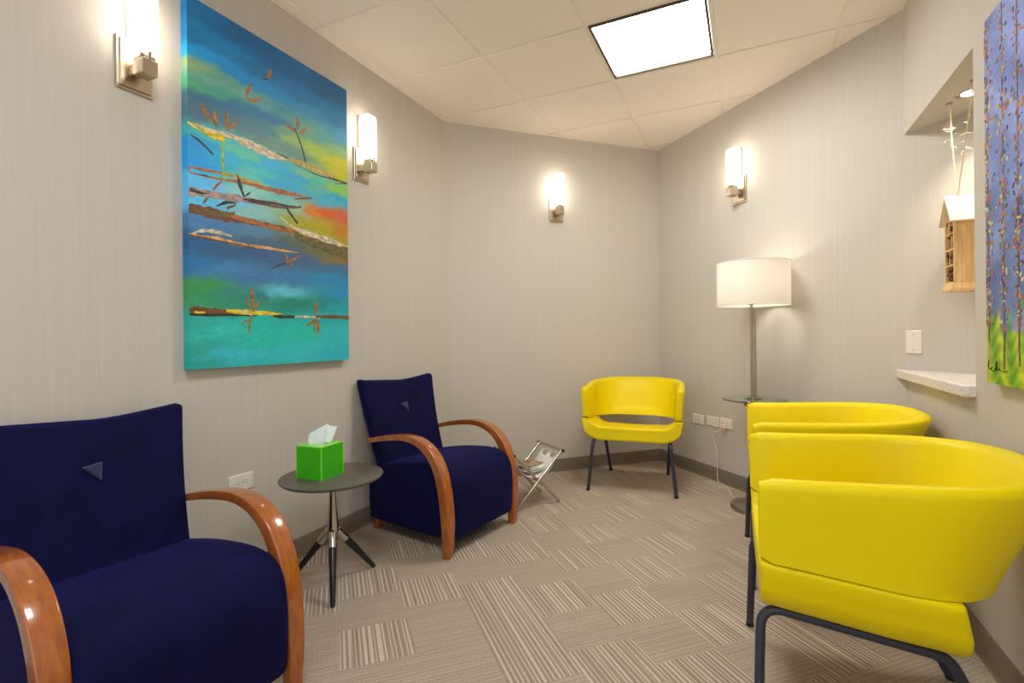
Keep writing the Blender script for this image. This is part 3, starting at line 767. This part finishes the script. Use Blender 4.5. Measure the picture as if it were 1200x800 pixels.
# ------------------------------------------------------------------ yellow chairs (local +x = facing)
def make_yellow(loc, rz, label):
    t = thing('tub_chair', label, 'chair', loc, rz, 'yellow leather tub chairs')
    # plan path of the band (centre line), from one arm tip round the back to the other
    def band_path(hw, xr, cr):
        pts = []
        L = [(-.028, hw), (-.10, hw), (-.20, hw), (-.30, hw)]
        xc = xr + cr
        for x, y in L:
            if x > xc + .01:
                pts.append((x, y))
        for k in range(13):
            a = PI / 2 + PI / 2 * k / 12
            e = 1.25
            ca, sa = math.cos(a), math.sin(a)
            pts.append((xc + cr * math.copysign(abs(ca) ** (2 / 2.3), ca), hw - cr + cr * math.copysign(abs(sa) ** (2 / 2.3), sa)))
        half = pts
        return half + [(x, -y) for x, y in half[::-1]]
    # resample by arc length so that top and bottom correspond
    def resample(P, n):
        P = np.array(P); d = np.r_[0, np.cumsum(np.linalg.norm(np.diff(P, axis=0), axis=1))]
        u = np.linspace(0, d[-1], n)
        return np.stack([np.interp(u, d, P[:, 0]), np.interp(u, d, P[:, 1])], 1)
    n = 61
    topP = resample(band_path(.333, -.672, .30), n)
    botP = resample(band_path(.318, -.525, .24), n)
    TH = .028
    rings = []
    for i in range(n):
        f = min(1, max(0, -topP[i][0] / .672))
        zt = .728 + .036 * f ** 1.2
        zb = .5175 - .0405 * min(1, f * 1.3)
        def nrm(P):
            a = P[max(0, i - 1)]; b2 = P[min(n - 1, i + 1)]
            d = (b2 - a) / np.linalg.norm(b2 - a)
            return np.array((d[1], -d[0]))
        nt_, nb_ = nrm(topP), nrm(botP)
        sh = 1.0
        if i in (0, n - 1):
            sh = .62
        elif i in (1, n - 2):
            sh = .97
        ring = []
        for a, b2 in rrect(TH, .5, .024, 5):
            # a: across thickness, b2: -0.5 bottom .. 0.5 top
            pass
        H = zt - zb
        prof = []
        r = .026
        for a, z in rrect(TH, H / 2, r, 5):
            if z < 0:
                a, z = (math.copysign(TH - .007 * (1 if abs(z) > H / 2 - .002 else 0), a), -H / 2 if abs(z) > H / 2 - .013 else -H / 2 + .007)
            prof.append((a, z))
        # extra points along the faces so the slab can bow
        full = []
        m_ = len(prof)
        for q in range(m_):
            p0, p1 = prof[q], prof[(q + 1) % m_]
            full.append(p0)
            if abs(p1[1] - p0[1]) > .05:
                for k in (1, 2, 3):
                    full.append((p0[0] + (p1[0] - p0[0]) * k / 4, p0[1] + (p1[1] - p0[1]) * k / 4))
        for a, z in full:
            v = (z + H / 2) / H
            P = botP[i] * (1 - v) + topP[i] * v
            nn = nb_ * (1 - v) + nt_ * v
            bow = .006 * math.sin(PI * v)
            off = a * sh + (bow * (1 if a > 0 else .4))
            ring.append((P[0] + nn[0] * -off, P[1] + nn[1] * -off, zb + H / 2 + z * (1 if sh > .9 else .90)))
        rings.append(ring)
    # push the tips forward a touch so that they are rounded
    for idx, dx in ((0, .022), (-1, .022), (1, .017), (-2, .017)):
        rings[idx] = [(x + dx, y, z) for x, y, z in rings[idx]]
    bm = bmesh.new(); loft(bm, rings)
    obj('back_band', bm, M['yellow'], t, angle=70)
    # seat shell: U-shaped section (y, z), run from front to rear and falling towards the back
    def section(k, shr):
        # outer curve then inner curve back
        zt = .5125
        zb0 = .362
        hw = .346
        out = [(hw - .008, zt), (hw - .002, zt - .003), (hw - .0005, zt - .010), (hw - .001, zt - .016), (hw - .003, zt - .03), (hw - .006, zt - .045)]
        for q in range(11):
            a = -math.radians(90 * q / 10)
            out.append((hw - .135 + .126 * math.cos(a), zb0 + .098 + .098 * math.sin(a)))
        out.append((.14, zb0)); out.append((.07, zb0)); out.append((0, zb0))
        inn = [(0, zb0 + .092), (.08, zb0 + .093), (.15, zb0 + .096)]
        for q in range(6):
            a = math.radians(-80 + 72 * q / 5)
            inn.append((hw - .155 + .098 * math.cos(a), zb0 + .145 + .050 * math.sin(a)))
        inn += [(hw - .055, zt - .005), (hw - .050, zt)]
        half = out + inn[:0]
        o_ = [(y, z) for y, z in out]; i_ = inn
        ring = o_ + [(-y, z) for y, z in o_[-2::-1]] + [(-y, z) for y, z in i_[::-1]] + [(y, z) for y, z in i_[1:]]
        # shrink towards section centre line for rounded ends
        return ring
    base_ = section(0, 1)
    Y0 = [p for p in base_]
    rings = []
    def centre(y, z):
        # nearest point of the mid curve: approximate by radial blend
        if abs(y) < .24:
            return (y, .362 + .045)
        return (math.copysign(.319, y), max(z, .45))
    for xs, f in ((-.008, .66), (-.011, .88), (-.020, 1.0), (-.06, 1.0), (-.14, 1.0), (-.22, 1.0), (-.30, 1.0), (-.36, 1.0), (-.412, 1.0), (-.425, .82), (-.429, .55)):
        ring = []
        for y, z in base_:
            c = centre(y, z)
            yy, zz = c[0] + (y - c[0]) * f, c[1] + (z - c[1]) * f
            low = min(1, max(0, (.5125 - zz) / .15))
            drop = .048 * (-xs / .43) * low + .036 * (-xs / .43) * (1 - low)
            xx = xs - (.034 * low if xs < -.3 else 0) - (.006 * low if xs > -.01 else 0)
            ring.append((xx, yy, zz - drop))
        rings.append(ring)
    bm = bmesh.new(); loft(bm, rings)
    obj('seat', bm, M['yellow'], t, angle=70)
    # tubular frame, one bent tube each side
    for sg in (-1, 1):
        pts = fillet([(0, sg * .30, .006), (-.012, sg * .262, .362), (-.425, sg * .245, .308), (-.575, sg * .223, .006)], .055, 8)
        bm = bmesh.new(); tube(bm, pts, .0128, 14)
        lg = obj('leg_frame', bm, M['charcoal'], t)
        for x, y in ((0, .30), (-.575, .223)):
            bm = bmesh.new()
            lathe(bm, [(.011, 0), (.0142, .002), (.0142, .012), (.0134, .014)], 14, (x, sg * y, 0))
            obj('foot_cap', bm, M['black'], lg)
    for x, y, z in ((-.25, .250, .326), (-.40, .246, .304)):
        bm = bmesh.new(); tube(bm, [(x, -y, z), (x, y, z)], .009, 10)
        obj('crossbar', bm, M['charcoal'], t)
    return t
y0 = make_yellow((-.744, 3.4775, 0), math.radians(-84.3), 'yellow leather tub chair standing alone in the back corner on dark legs')
dup(y0, (-.002, 2.70, 0), PI + .035, 'yellow leather tub chair in front of the glass-shelf floor lamp, second of the right-hand pair')
dup(y0, (.006, 1.79, 0), PI + .03, 'yellow leather tub chair nearest the camera, at the right-hand wall below the blue painting')

# ------------------------------------------------------------------ round side table
t = thing('side_table', 'small round dark side table on a chrome stem and three black-tipped legs', 'table', (-1.696, 1.677, 0))
bm = bmesh.new(); lathe(bm, [(.19, .470), (.214, .474), (.2215, .481), (.2225, .485), (.2215, .4885), (.218, .490)], 72); obj('tabletop', bm, M['tabletop'], t)
bm = bmesh.new(); lathe(bm, [(.0, .200), (.020, .204), (.025, .215), (.0255, .245), (.024, .275), (.0185, .335), (.0155, .40), (.0150, .455), (.030, .466), (.034, .4705)], 32); obj('stem', bm, M['chrome'], t)
for dx, dy in ((.149, -.151), (.056, .204), (-.204, -.052)):
    l = math.hypot(dx, dy); k = .212 / l; d = Vector((dx * k, dy * k, 0))
    top = Vector((0, 0, .262)); foot = d + Vector((0, 0, .004))
    f1 = top.lerp(foot, .10); f2 = top.lerp(foot, .30)
    bm = bmesh.new(); tube(bm, [f2, f2.lerp(foot, .15), f2.lerp(foot, .97), foot], [.0165, .0165, .0105, .009], 18)
    lg = obj('leg', bm, M['legblack'], t)
    bm = bmesh.new(); tube(bm, [f1, f1.lerp(f2, .5), f2], [.0165, .0160, .0172], 18); obj('socket', bm, M['chrome'], lg)

# tissue box cover on it
t = thing('tissue_box', 'lime green acrylic tissue box with a white tissue, on the dark round table', 'tissue box', (-1.738, 1.648, .490), math.radians(4))
h, th, H = .070, .004, .140
bm = bmesh.new()
for sx, sy in ((1, 0), (-1, 0), (0, 1), (0, -1)):
    box(bm, (sx * (h - th / 2), sy * (h - th / 2), H / 2), (th if sx else 2 * h - 2 * th, th if sy else 2 * h - 2 * th, H))
obj('side_walls', bm, M['acrylic'], t, smooth=False)
bm = bmesh.new()
for sx in (-1, 1):
    for sy in (-1, 1):
        box(bm, (sx * (h - th / 2), sy * (h - th / 2), H / 2), (th + .0006, th + .0006, H))
N8 = 32
top_o, top_i = [], []
for k in range(N8):
    a = 2 * PI * (k + .5) / N8
    ca, sa = math.cos(a), math.sin(a); m_ = max(abs(ca), abs(sa))
    top_o.append((h * ca / m_, h * sa / m_)); top_i.append((.042 * ca, .024 * sa))
loft(bm, [[(x, y, H) for x, y in top_i], [(x, y, H) for x, y in top_o], [(x, y, H + .004) for x, y in top_o], [(x, y, H + .004) for x, y in top_i], [(x, y, H) for x, y in top_i]], caps=False)
bmesh.ops.remove_doubles(bm, verts=bm.verts[:], dist=1e-6)
obj('lid', bm, M['limeedge'], t, smooth=False)
M['carton'] = mat('green_carton', (40, 150, 20), .6)
bm = bmesh.new(); box(bm, (0, 0, .062), (.118, .118, .122)); obj('carton', bm, M['carton'], t, smooth=False, bevel=.003)
# tissue: a folded sheet fanning out of the slot
bm = bmesh.new()
nu, nv = 33, 16
g = []
for j in range(nv):
    v = j / (nv - 1)
    row = []
    for i in range(nu):
        u = i / (nu - 1) * 2 - 1
        w = .020 + .052 * v ** .7 - .016 * v * v
        x = u * w * .55 + .010 * v + .010 * math.sin(u * 9 + v * 2) * (.25 + .75 * v)
        y = u * w + .034 * v ** 1.3
        z = .118 + .104 * v * (1 - .28 * abs(u - .15) ** 1.6) + .006 * math.sin(u * 7 + 1) * v
        row.append(bm.verts.new((x - .012 * v, y, z)))
    g.append(row)
for j in range(nv - 1):
    for i in range(nu - 1):
        bm.faces.new((g[j][i], g[j][i + 1], g[j + 1][i + 1], g[j + 1][i]))
o = obj('tissue', bm, M['tissue'], t, angle=60)
md = o.modifiers.new('thick', 'SOLIDIFY'); md.thickness = .0012

# ------------------------------------------------------------------ magazine rack with sling
RX = math.radians(52)
t = thing('magazine_rack', 'folding chrome X-frame magazine rack with a white sling, beside the back armchair', 'magazine rack', (-1.342, 3.066, 0), RX)
RA, RD, RT = .165, .145, .348          # half spread, half depth, height of the rails
for sg in (-1, 1):
    bm = bmesh.new()
    tube(bm, [(-RA, sg * RD, .008), (RA + .01, sg * RD, RT)], .0095, 12)
    obj('leg', bm, M['chrome'], t)
    bm = bmesh.new()
    tube(bm, [(RA, sg * (RD - .021), .008), (-RA - .01, sg * (RD - .021), RT)], .0095, 12)
    obj('leg', bm, M['chrome'], t)
bm = bmesh.new()
tube(bm, [(0, -RD - .012, .168), (0, RD + .012, .168)], .006, 10)
obj('pivot_bar', bm, M['chrome'], t)
for sg in (-1, 1):
    bm = bmesh.new()
    e = RD if sg > 0 else RD - .021
    tube(bm, [(sg * (RA + .01), -e - .010, RT), (sg * (RA + .01), e + .010, RT)], .0085, 12)
    obj('rail', bm, M['chrome'], t)
    for q in (-1, 1):
        bm = bmesh.new()
        tube(bm, [(sg * (RA + .01), q * (e + .008), RT), (sg * (RA + .01), q * (e + .022), RT)], .0095, 12)
        obj('end_cap', bm, M['black'], t)
# sling with two hand holes near each rail
bm = bmesh.new()
sl = smoothpts([(RA + .012, .326), (RA - .028, .270), (.085, .212), (.03, .188), (-.03, .188), (-.085, .212), (-RA + .028, .270), (-RA - .012, .326)], 4)
ys = [-.115, -.080, -.052, -.022, .022, .052, .080, .115]
g = [[bm.verts.new((x, y, z)) for y in ys] for x, z in sl]
ns = len(sl)
for i in range(ns - 1):
    for j in range(len(ys) - 1):
        if i in (2, ns - 4) and j in (1, 2, 4, 5) or (i in (1, ns - 3) and j in (1, 2, 4, 5)):
            if j in (1, 2) or j in (4, 5):
                continue
        bm.faces.new((g[i][j], g[i][j + 1], g[i + 1][j + 1], g[i + 1][j]))
o = obj('sling', bm, M['fabric'], t)
md = o.modifiers.new('thick', 'SOLIDIFY'); md.thickness = .003
# magazines lying in the sling
mg = [('magazine', 'glossy brown and cream cover magazine on top of the pile in the sling', (150, 120, 90), (.205, .150, .007), 12),
      ('magazine', 'white magazine with dark and yellow spine, second in the sling pile', (238, 232, 220), (.21, .155, .008), -6),
      ('magazine', 'cream magazine with orange edge, at the bottom of the sling pile', (226, 205, 170), (.19, .150, .008), 3)]
zc = .204
Rw = Matrix.Rotation(RX, 4, 'Z')
for q, (nm, lab, c, s, a) in enumerate(reversed(mg)):
    o_loc = Vector((-1.342, 3.066, 0)) + (Rw @ Vector((0.0 - .006 * q, -.005 + .006 * q, 0)))
    mt_ = mat('magazine_cover', c, .3)
    nt, nd, lk, b = nodes(mt_)
    dk_ = tuple(int(v * .45) for v in c)
    lk.new(ramp(nt, noise(nt, mapped(nt, (1, 1, 1)), 16 + 5 * q, 3, .6), [(.40, dk_ if q == 2 else (200, 150, 60) if q == 0 else (90, 80, 74)), (.5, c), (.62, tuple(min(255, v + 25) for v in c))]), b.inputs['Base Color'])
    m_ = thing(nm, lab, 'magazine', (o_loc.x, o_loc.y, zc + .006 + .0125 * q), RX + math.radians(a), 'magazines in the rack')
    bm = bmesh.new()
    nn = 12
    ring = []
    def curve(u, dz):
        return (s[0] * u, .075 * u * u * s[0] * 4 + dz)
    rings = []
    for k in range(nn + 1):
        u = k / nn - .5
        x, z = curve(u, 0)
        rings.append([(x * .9, -s[1] / 2, z), (x * .9, s[1] / 2, z), (x * .9, s[1] / 2, z + s[2]), (x * .9, -s[1] / 2, z + s[2])])
    loft(bm, rings)
    obj('cover', bm, mt_, m_, smooth=False)
    bm = bmesh.new()
    rings = []
    for k in range(nn + 1):
        u = k / nn - .5
        x, z = curve(u, .0015)
        rings.append([(x * .89, -s[1] / 2 - .002, z), (x * .89, s[1] / 2 + .001, z), (x * .89, s[1] / 2 + .001, z + s[2] - .003), (x * .89, -s[1] / 2 - .002, z + s[2] - .003)])
    loft(bm, rings)
    obj('pages', bm, M['tissue'], m_, smooth=False)

# ------------------------------------------------------------------ floor lamp with glass shelf
LX, LY = .03, 3.49
t = thing('floor_lamp', 'brushed steel floor lamp with white drum shade and round glass shelf', 'lamp', (LX, LY, 0))
bm = bmesh.new(); lathe(bm, [(.138, 0), (.142, .003), (.142, .024), (.137, .030), (.03, .031), (.022, .036)], 64); obj('base', bm, M['brushed'], t)
bm = bmesh.new(); tube(bm, [(-.009, 0, .033), (-.009, 0, 1.33)], .0085, 14); obj('pole', bm, M['brushed'], t)
bm = bmesh.new(); tube(bm, [(.010, 0, .033), (.010, 0, 1.262)], .0065, 14); obj('side_rod', bm, M['brushed'], t)
bm = bmesh.new(); lathe(bm, [(.015, 1.29), (.019, 1.30), (.019, 1.36), (.013, 1.365)], 20, (-.009, 0, 0)); obj('socket', bm, M['brushed'], t)
bm = bmesh.new(); tube(bm, [(.012, -.006, 1.205), (.012, -.024, 1.205)], [.005, .004], 10); obj('switch', bm, M['brushed'], t)
bm = bmesh.new(); lathe(bm, [(.185, .688), (.187, .690), (.187, .695), (.185, .697)], 64); obj('glass_shelf', bm, M['glass'], t)
bm = bmesh.new(); lathe(bm, [(.056, .652), (.058, .655), (.058, .684), (.056, .688)], 40); obj('shelf_hub', bm, M['brushed'], t)
bm = bmesh.new(); lathe(bm, [(.040, .697), (.040, .704), (.02, .708)], 40); obj('shelf_cap', bm, M['brushed'], t)
bm = bmesh.new()
SR, SB, ST = .211, 1.285, 1.553
loft(bm, [[(r * math.cos(2 * PI * i / 80), r * math.sin(2 * PI * i / 80), z) for i in range(80)] for r, z in ((SR, SB), (SR, SB + .006), (SR, ST - .006), (SR, ST))], caps=False)
o = obj('lamp_shade', bm, M['shade'], t)
for z in (SB, ST):
    bm = bmesh.new()
    pts = [(SR * math.cos(2 * PI * i / 64), SR * math.sin(2 * PI * i / 64), z) for i in range(65)]
    tube(bm, pts, .0022, 6, caps=False)
    obj('shade_ring', bm, M['trimwhite'], o)
bm = bmesh.new()
for k in range(3):
    a = 2 * PI * k / 3 + .4
    tube(bm, [(-.009, 0, 1.362), (SR * math.cos(a), SR * math.sin(a), ST - .002)], .0016, 6)
obj('shade_spider', bm, M['trimwhite'], o)
bm = bmesh.new(); lathe(bm, [(.012, 1.362), (.013, 1.375), (.028, 1.40), (.033, 1.425), (.028, 1.45), (.012, 1.463)], 24, (-.009, 0, 0)); bulb = obj('bulb', bm, emis('lit_bulb', (1.0, 0.92, 0.82), 3.0), t)
ld = bpy.data.lights.new('lamp_bulb_light', 'POINT'); ld.energy = K_LAMP; ld.color = (1.0, 0.92, 0.82); ld.shadow_soft_size = .04
lo = bpy.data.objects.new('lamp_bulb_light', ld); COL.objects.link(lo); lo.parent = t; lo.location = (-.009, 0, 1.44)
# cord up to the outlet
cp = [(-.10, .10, .010), (-.135, .20, .006), (-.16, .34, .006), (-.205, .46, .006), (-.238, .500, .012)]
wl = lambda x, y, z: (x - LX, y - LY, z)
cord = cp + [wl(-.215, 4.000, .10), wl(-.212, 4.000, .20), wl(-.234, 4.020, .30), wl(-.246, 4.030, .36), wl(-.204, 3.990, .385), wl(-.172, 3.972, .418)]
bm = bmesh.new(); tube(bm, smoothpts(cord, 6), .0032, 8); cd = obj('cord', bm, M['cord'], t)
bm = bmesh.new()
px, py = -.160, 3.975
box(bm, wl(px, py, .427), (.030, .036, .026), PI / 4)
box(bm, wl(px - .008, py - .008, .418), (.020, .024, .016), PI / 4)
obj('plug', bm, mat('pale_pink_plug', (232, 196, 176), .5), cd, smooth=False, bevel=.004)

# ------------------------------------------------------------------ outlets and plates (local +x out of wall, y along wall)
def plate(name, label, loc, rz, w, h, kind, grp=None):
    t = thing(name, label, 'wall plate' if kind == 'blank' else 'outlet', loc, rz, grp)
    bm = bmesh.new()
    loft(bm, [[(.0006, a, b2) for a, b2 in rrect(w / 2, h / 2, .004, 3)], [(.004, a, b2) for a, b2 in rrect(w / 2, h / 2, .004, 3)], [(.0062, a, b2) for a, b2 in rrect(w / 2 - .003, h / 2 - .003, .003, 3)]])
    obj('plate', bm, M['trimwhite'], t, angle=30)
    if kind == 'duplex':
        for s in (-1, 1):
            bm = bmesh.new()
            loft(bm, [[(x, s * .0195 + a, b2) for a, b2 in rrect(.014, .0165, .008, 4)] for x in (.006, .0078)])
            r = obj('receptacle', bm, M['trimwhite'], t, angle=30)
            for q in (-1, 1):
                bm = bmesh.new()
                box(bm, (.0079, s * .0195 + .003, q * .006), (.0006, .008, .0022))
                obj('slot', bm, M['slotdark'], r, smooth=False)
            bm = bmesh.new()
            lathe(bm, [(.0024, 0), (.0024, .0006)], 10)
            for v in bm.verts:
                v.co = (.0076 + v.co.z, s * .0195 - .008 + v.co.x, v.co.y)
            obj('ground_hole', bm, M['slotdark'], r, smooth=False)
    for dy, dz in (((0, 0),) if kind == 'duplex' else ((0, h / 2 - .02), (0, -h / 2 + .02)) if h > w else ((w / 2 - .02, 0), (-w / 2 + .02, 0))):
        bm = bmesh.new()
        lathe(bm, [(.003, 0), (.003, .0007)], 12)
        for v in bm.verts:
            v.co = (.0061 + v.co.z, dy + v.co.x, dz + v.co.y)
        obj('screw', bm, M['brushed'], t, smooth=False)
    return t
def on3(x):
    return (x, CB.y - (x - CB.x))
x, y = on3(-.361); plate('wall_outlet', 'white duplex outlet low on the wall, left of the blank plate', (x, y, .435), -3 * PI / 4, .122, .074, 'duplex', 'outlets behind the floor lamp')
x, y = on3(-.248); plate('blank_plate', 'white blank plate low on the wall between two outlets', (x, y, .443), -3 * PI / 4, .122, .074, 'blank', 'plates behind the floor lamp')
x, y = on3(-.150); plate('wall_outlet', 'white duplex outlet with the lamp plug in it', (x, y, .447), -3 * PI / 4, .122, .074, 'duplex', 'outlets behind the floor lamp')
plate('wall_outlet', 'white outlet plate behind the arm of the nearest navy armchair', (XL, 1.495, .462), 0, .118, .074, 'duplex')
x, y = on3(.745); plate('blank_plate', 'white blank upright plate above the alcove ledge', (x, y, 1.057), -3 * PI / 4, .072, .116, 'blank')

# ------------------------------------------------------------------ alcove: downlight, hanging insect house
t = thing('recessed_downlight', 'small round recessed downlight in the alcove soffit', 'ceiling light', (.846, 2.690, ZO))
bm = bmesh.new()
lathe(bm, [(.034, -.001), (.050, -.004), (.053, -.001), (.053, -.0005), (.034, -.0005)], 40, caps=False)
obj('trim_ring', bm, M['nickel'], t)
bm = bmesh.new(); lathe(bm, [(.0335, -.0014), (.0335, -.0006)], 32); obj('lens', bm, M['downglow'], t)
ld = bpy.data.lights.new('downlight_spot', 'SPOT'); ld.energy = K_DOWN; ld.color = WARM; ld.spot_size = math.radians(120); ld.spot_blend = .7; ld.shadow_soft_size = .03
lo = bpy.data.objects.new('downlight_spot', ld); COL.objects.link(lo); lo.parent = t; lo.location = (0, 0, -.012)

HX0, HX1, HY0, HY1 = .812, .905, 2.790, 2.905
HZ0, HZE, HZR = 1.285, 1.60, 1.70
t = thing('insect_house', 'natural wood insect house with pitched roof, hung on pale twine in the alcove', 'insect house', (HX0, HY0, HZ0))
LZ = lambda z: z - HZ0
w_, d_ = HX1 - HX0, HY1 - HY0
ym = d_ / 2
th = .009
bm = bmesh.new()
box(bm, (w_ / 2, th / 2, LZ(HZE) / 2 + .01), (w_ - .004, th, LZ(HZE) - .035)); obj('side_board', bm, M['pine'], t, smooth=False, bevel=.001)
bm = bmesh.new()
box(bm, (w_ / 2, d_ - th / 2, LZ(HZE) / 2 + .01), (w_ - .004, th, LZ(HZE) - .035)); obj('side_board', bm, M['pine'], t, smooth=False, bevel=.001)
bm = bmesh.new()
loft(bm, [[(w_ - th, 0, 0), (w_ - th, d_, 0), (w_ - th, d_, LZ(HZE)), (w_ - th, ym, LZ(HZR) - .012), (w_ - th, 0, LZ(HZE))], [(w_ - .0005, 0, 0), (w_ - .0005, d_, 0), (w_ - .0005, d_, LZ(HZE)), (w_ - .0005, ym, LZ(HZR) - .012), (w_ - .0005, 0, LZ(HZE))]])
obj('back_board', bm, M['pine'], t, smooth=False)
bm = bmesh.new()
loft(bm, [[(-.010, -.006, 0), (-.010, d_ + .004, 0), (w_, d_ + .004, 0), (w_, -.006, 0)], [(-.010, -.006, .010), (-.010, d_ + .004, .010), (w_, d_ + .004, .010), (w_, -.006, .010)], [(.004, .002, .042), (.004, d_ - .002, .042), (w_ - .002, d_ - .002, .042), (w_ - .002, .002, .042)]])
obj('base_board', bm, M['pine'], t, smooth=False)
# gable front: shelves and dividers with bark, cones and drilled logs
for z in (.115, .185, .255, .315):
    bm = bmesh.new(); box(bm, (.030, d_ / 2, z), (.052, d_ - 2 * th, .006)); obj('shelf', bm, M['pine'], t, smooth=False)
for yv, z in ((d_ / 2, .15), (d_ / 2 - .02, .22), (d_ / 2 + .01, .285)):
    bm = bmesh.new(); box(bm, (.030, yv, z), (.052, .006, .064)); obj('divider', bm, M['pine'], t, smooth=False)
bm = bmesh.new()
box(bm, (.062, d_ / 2, .19), (.004, d_ - 2 * th, .30))
rr = random.Random(3)
for _ in range(46):
    yv = rr.uniform(.016, d_ - .016); zv = rr.uniform(.05, .31); r = rr.uniform(.005, .009)
    tube(bm, [(.003 + rr.uniform(0, .006), yv, zv), (.06, yv, zv)], r, 8)
obj('filling', bm, M['pinedark'], t, smooth=False)
def roofslope(sg):
    bm = bmesh.new()
    ye = ym + sg * (ym + .014)
    ze = LZ(HZE) - .016
    zr = LZ(HZR)
    n = Vector((0, sg * (zr - ze), abs(ye - ym))).normalized() * .010
    x0, x1 = -.014, w_ + .0
    lo = [(ye, ze), (ym, zr - .01)]
    loft(bm, [[(x, ye, ze), (x, ym, zr), (x, ym, zr + .012), (x, ye + n.y, ze + n.z)] for x in (x0, x1)])
    obj('roof_board', bm, M['pineroof'], t, smooth=False)
roofslope(-1); roofslope(1)
# raffia twine with frayed ends
tw = mat('pale_raffia', (240, 222, 190), .7)
topz = LZ(HZR) + .010
a_ = (.030, ym, topz)
for k, (hx, hy) in enumerate(((.797, 2.771), (.812, 2.560))):
    b_ = (hx - HX0, hy - HY0, LZ(ZO) - .004)
    bm = bmesh.new()
    P0, P1 = Vector(a_) + Vector((.004 * k, 0, 0)), Vector(b_)
    pts = [P0.lerp(P1, q / 12) + Vector((rr.gauss(0, .0012), rr.gauss(0, .0012), 0)) for q in range(13)]
    pts[0], pts[-1] = P0, P1
    tube(bm, pts, .0022, 6)
    for q in range(26 if k else 16):
        s = rr.uniform(.25, .95)
        p = P0.lerp(P1, s)
        e = Vector((rr.gauss(0, 1), rr.gauss(0, .6), rr.gauss(0, .6))).normalized() * rr.uniform(.012, .034)
        tube(bm, [p, p + e * .6 + Vector((0, 0, .003)), p + e], [.0007, .0005, .0003], 4)
    if k == 0:
        c0 = P0.lerp(P1, .72)
        for r_, tilt in ((.022, .3), (.016, 1.0)):
            tube(bm, [c0 + Vector((r_ * math.cos(a) - .008, r_ * .5 * math.sin(a), r_ * math.sin(a) * tilt + .008)) for a in np.linspace(0, 2 * PI, 20)], .0012, 5, caps=False)
    o = obj('twine', bm, tw, t)
    bm = bmesh.new(); lathe(bm, [(.010, LZ(ZO) - .006), (.012, LZ(ZO) - .004), (.012, LZ(ZO) - .0008)], 16, (b_[0], b_[1], 0)); obj('ceiling_hook', bm, M['brushed'], o)
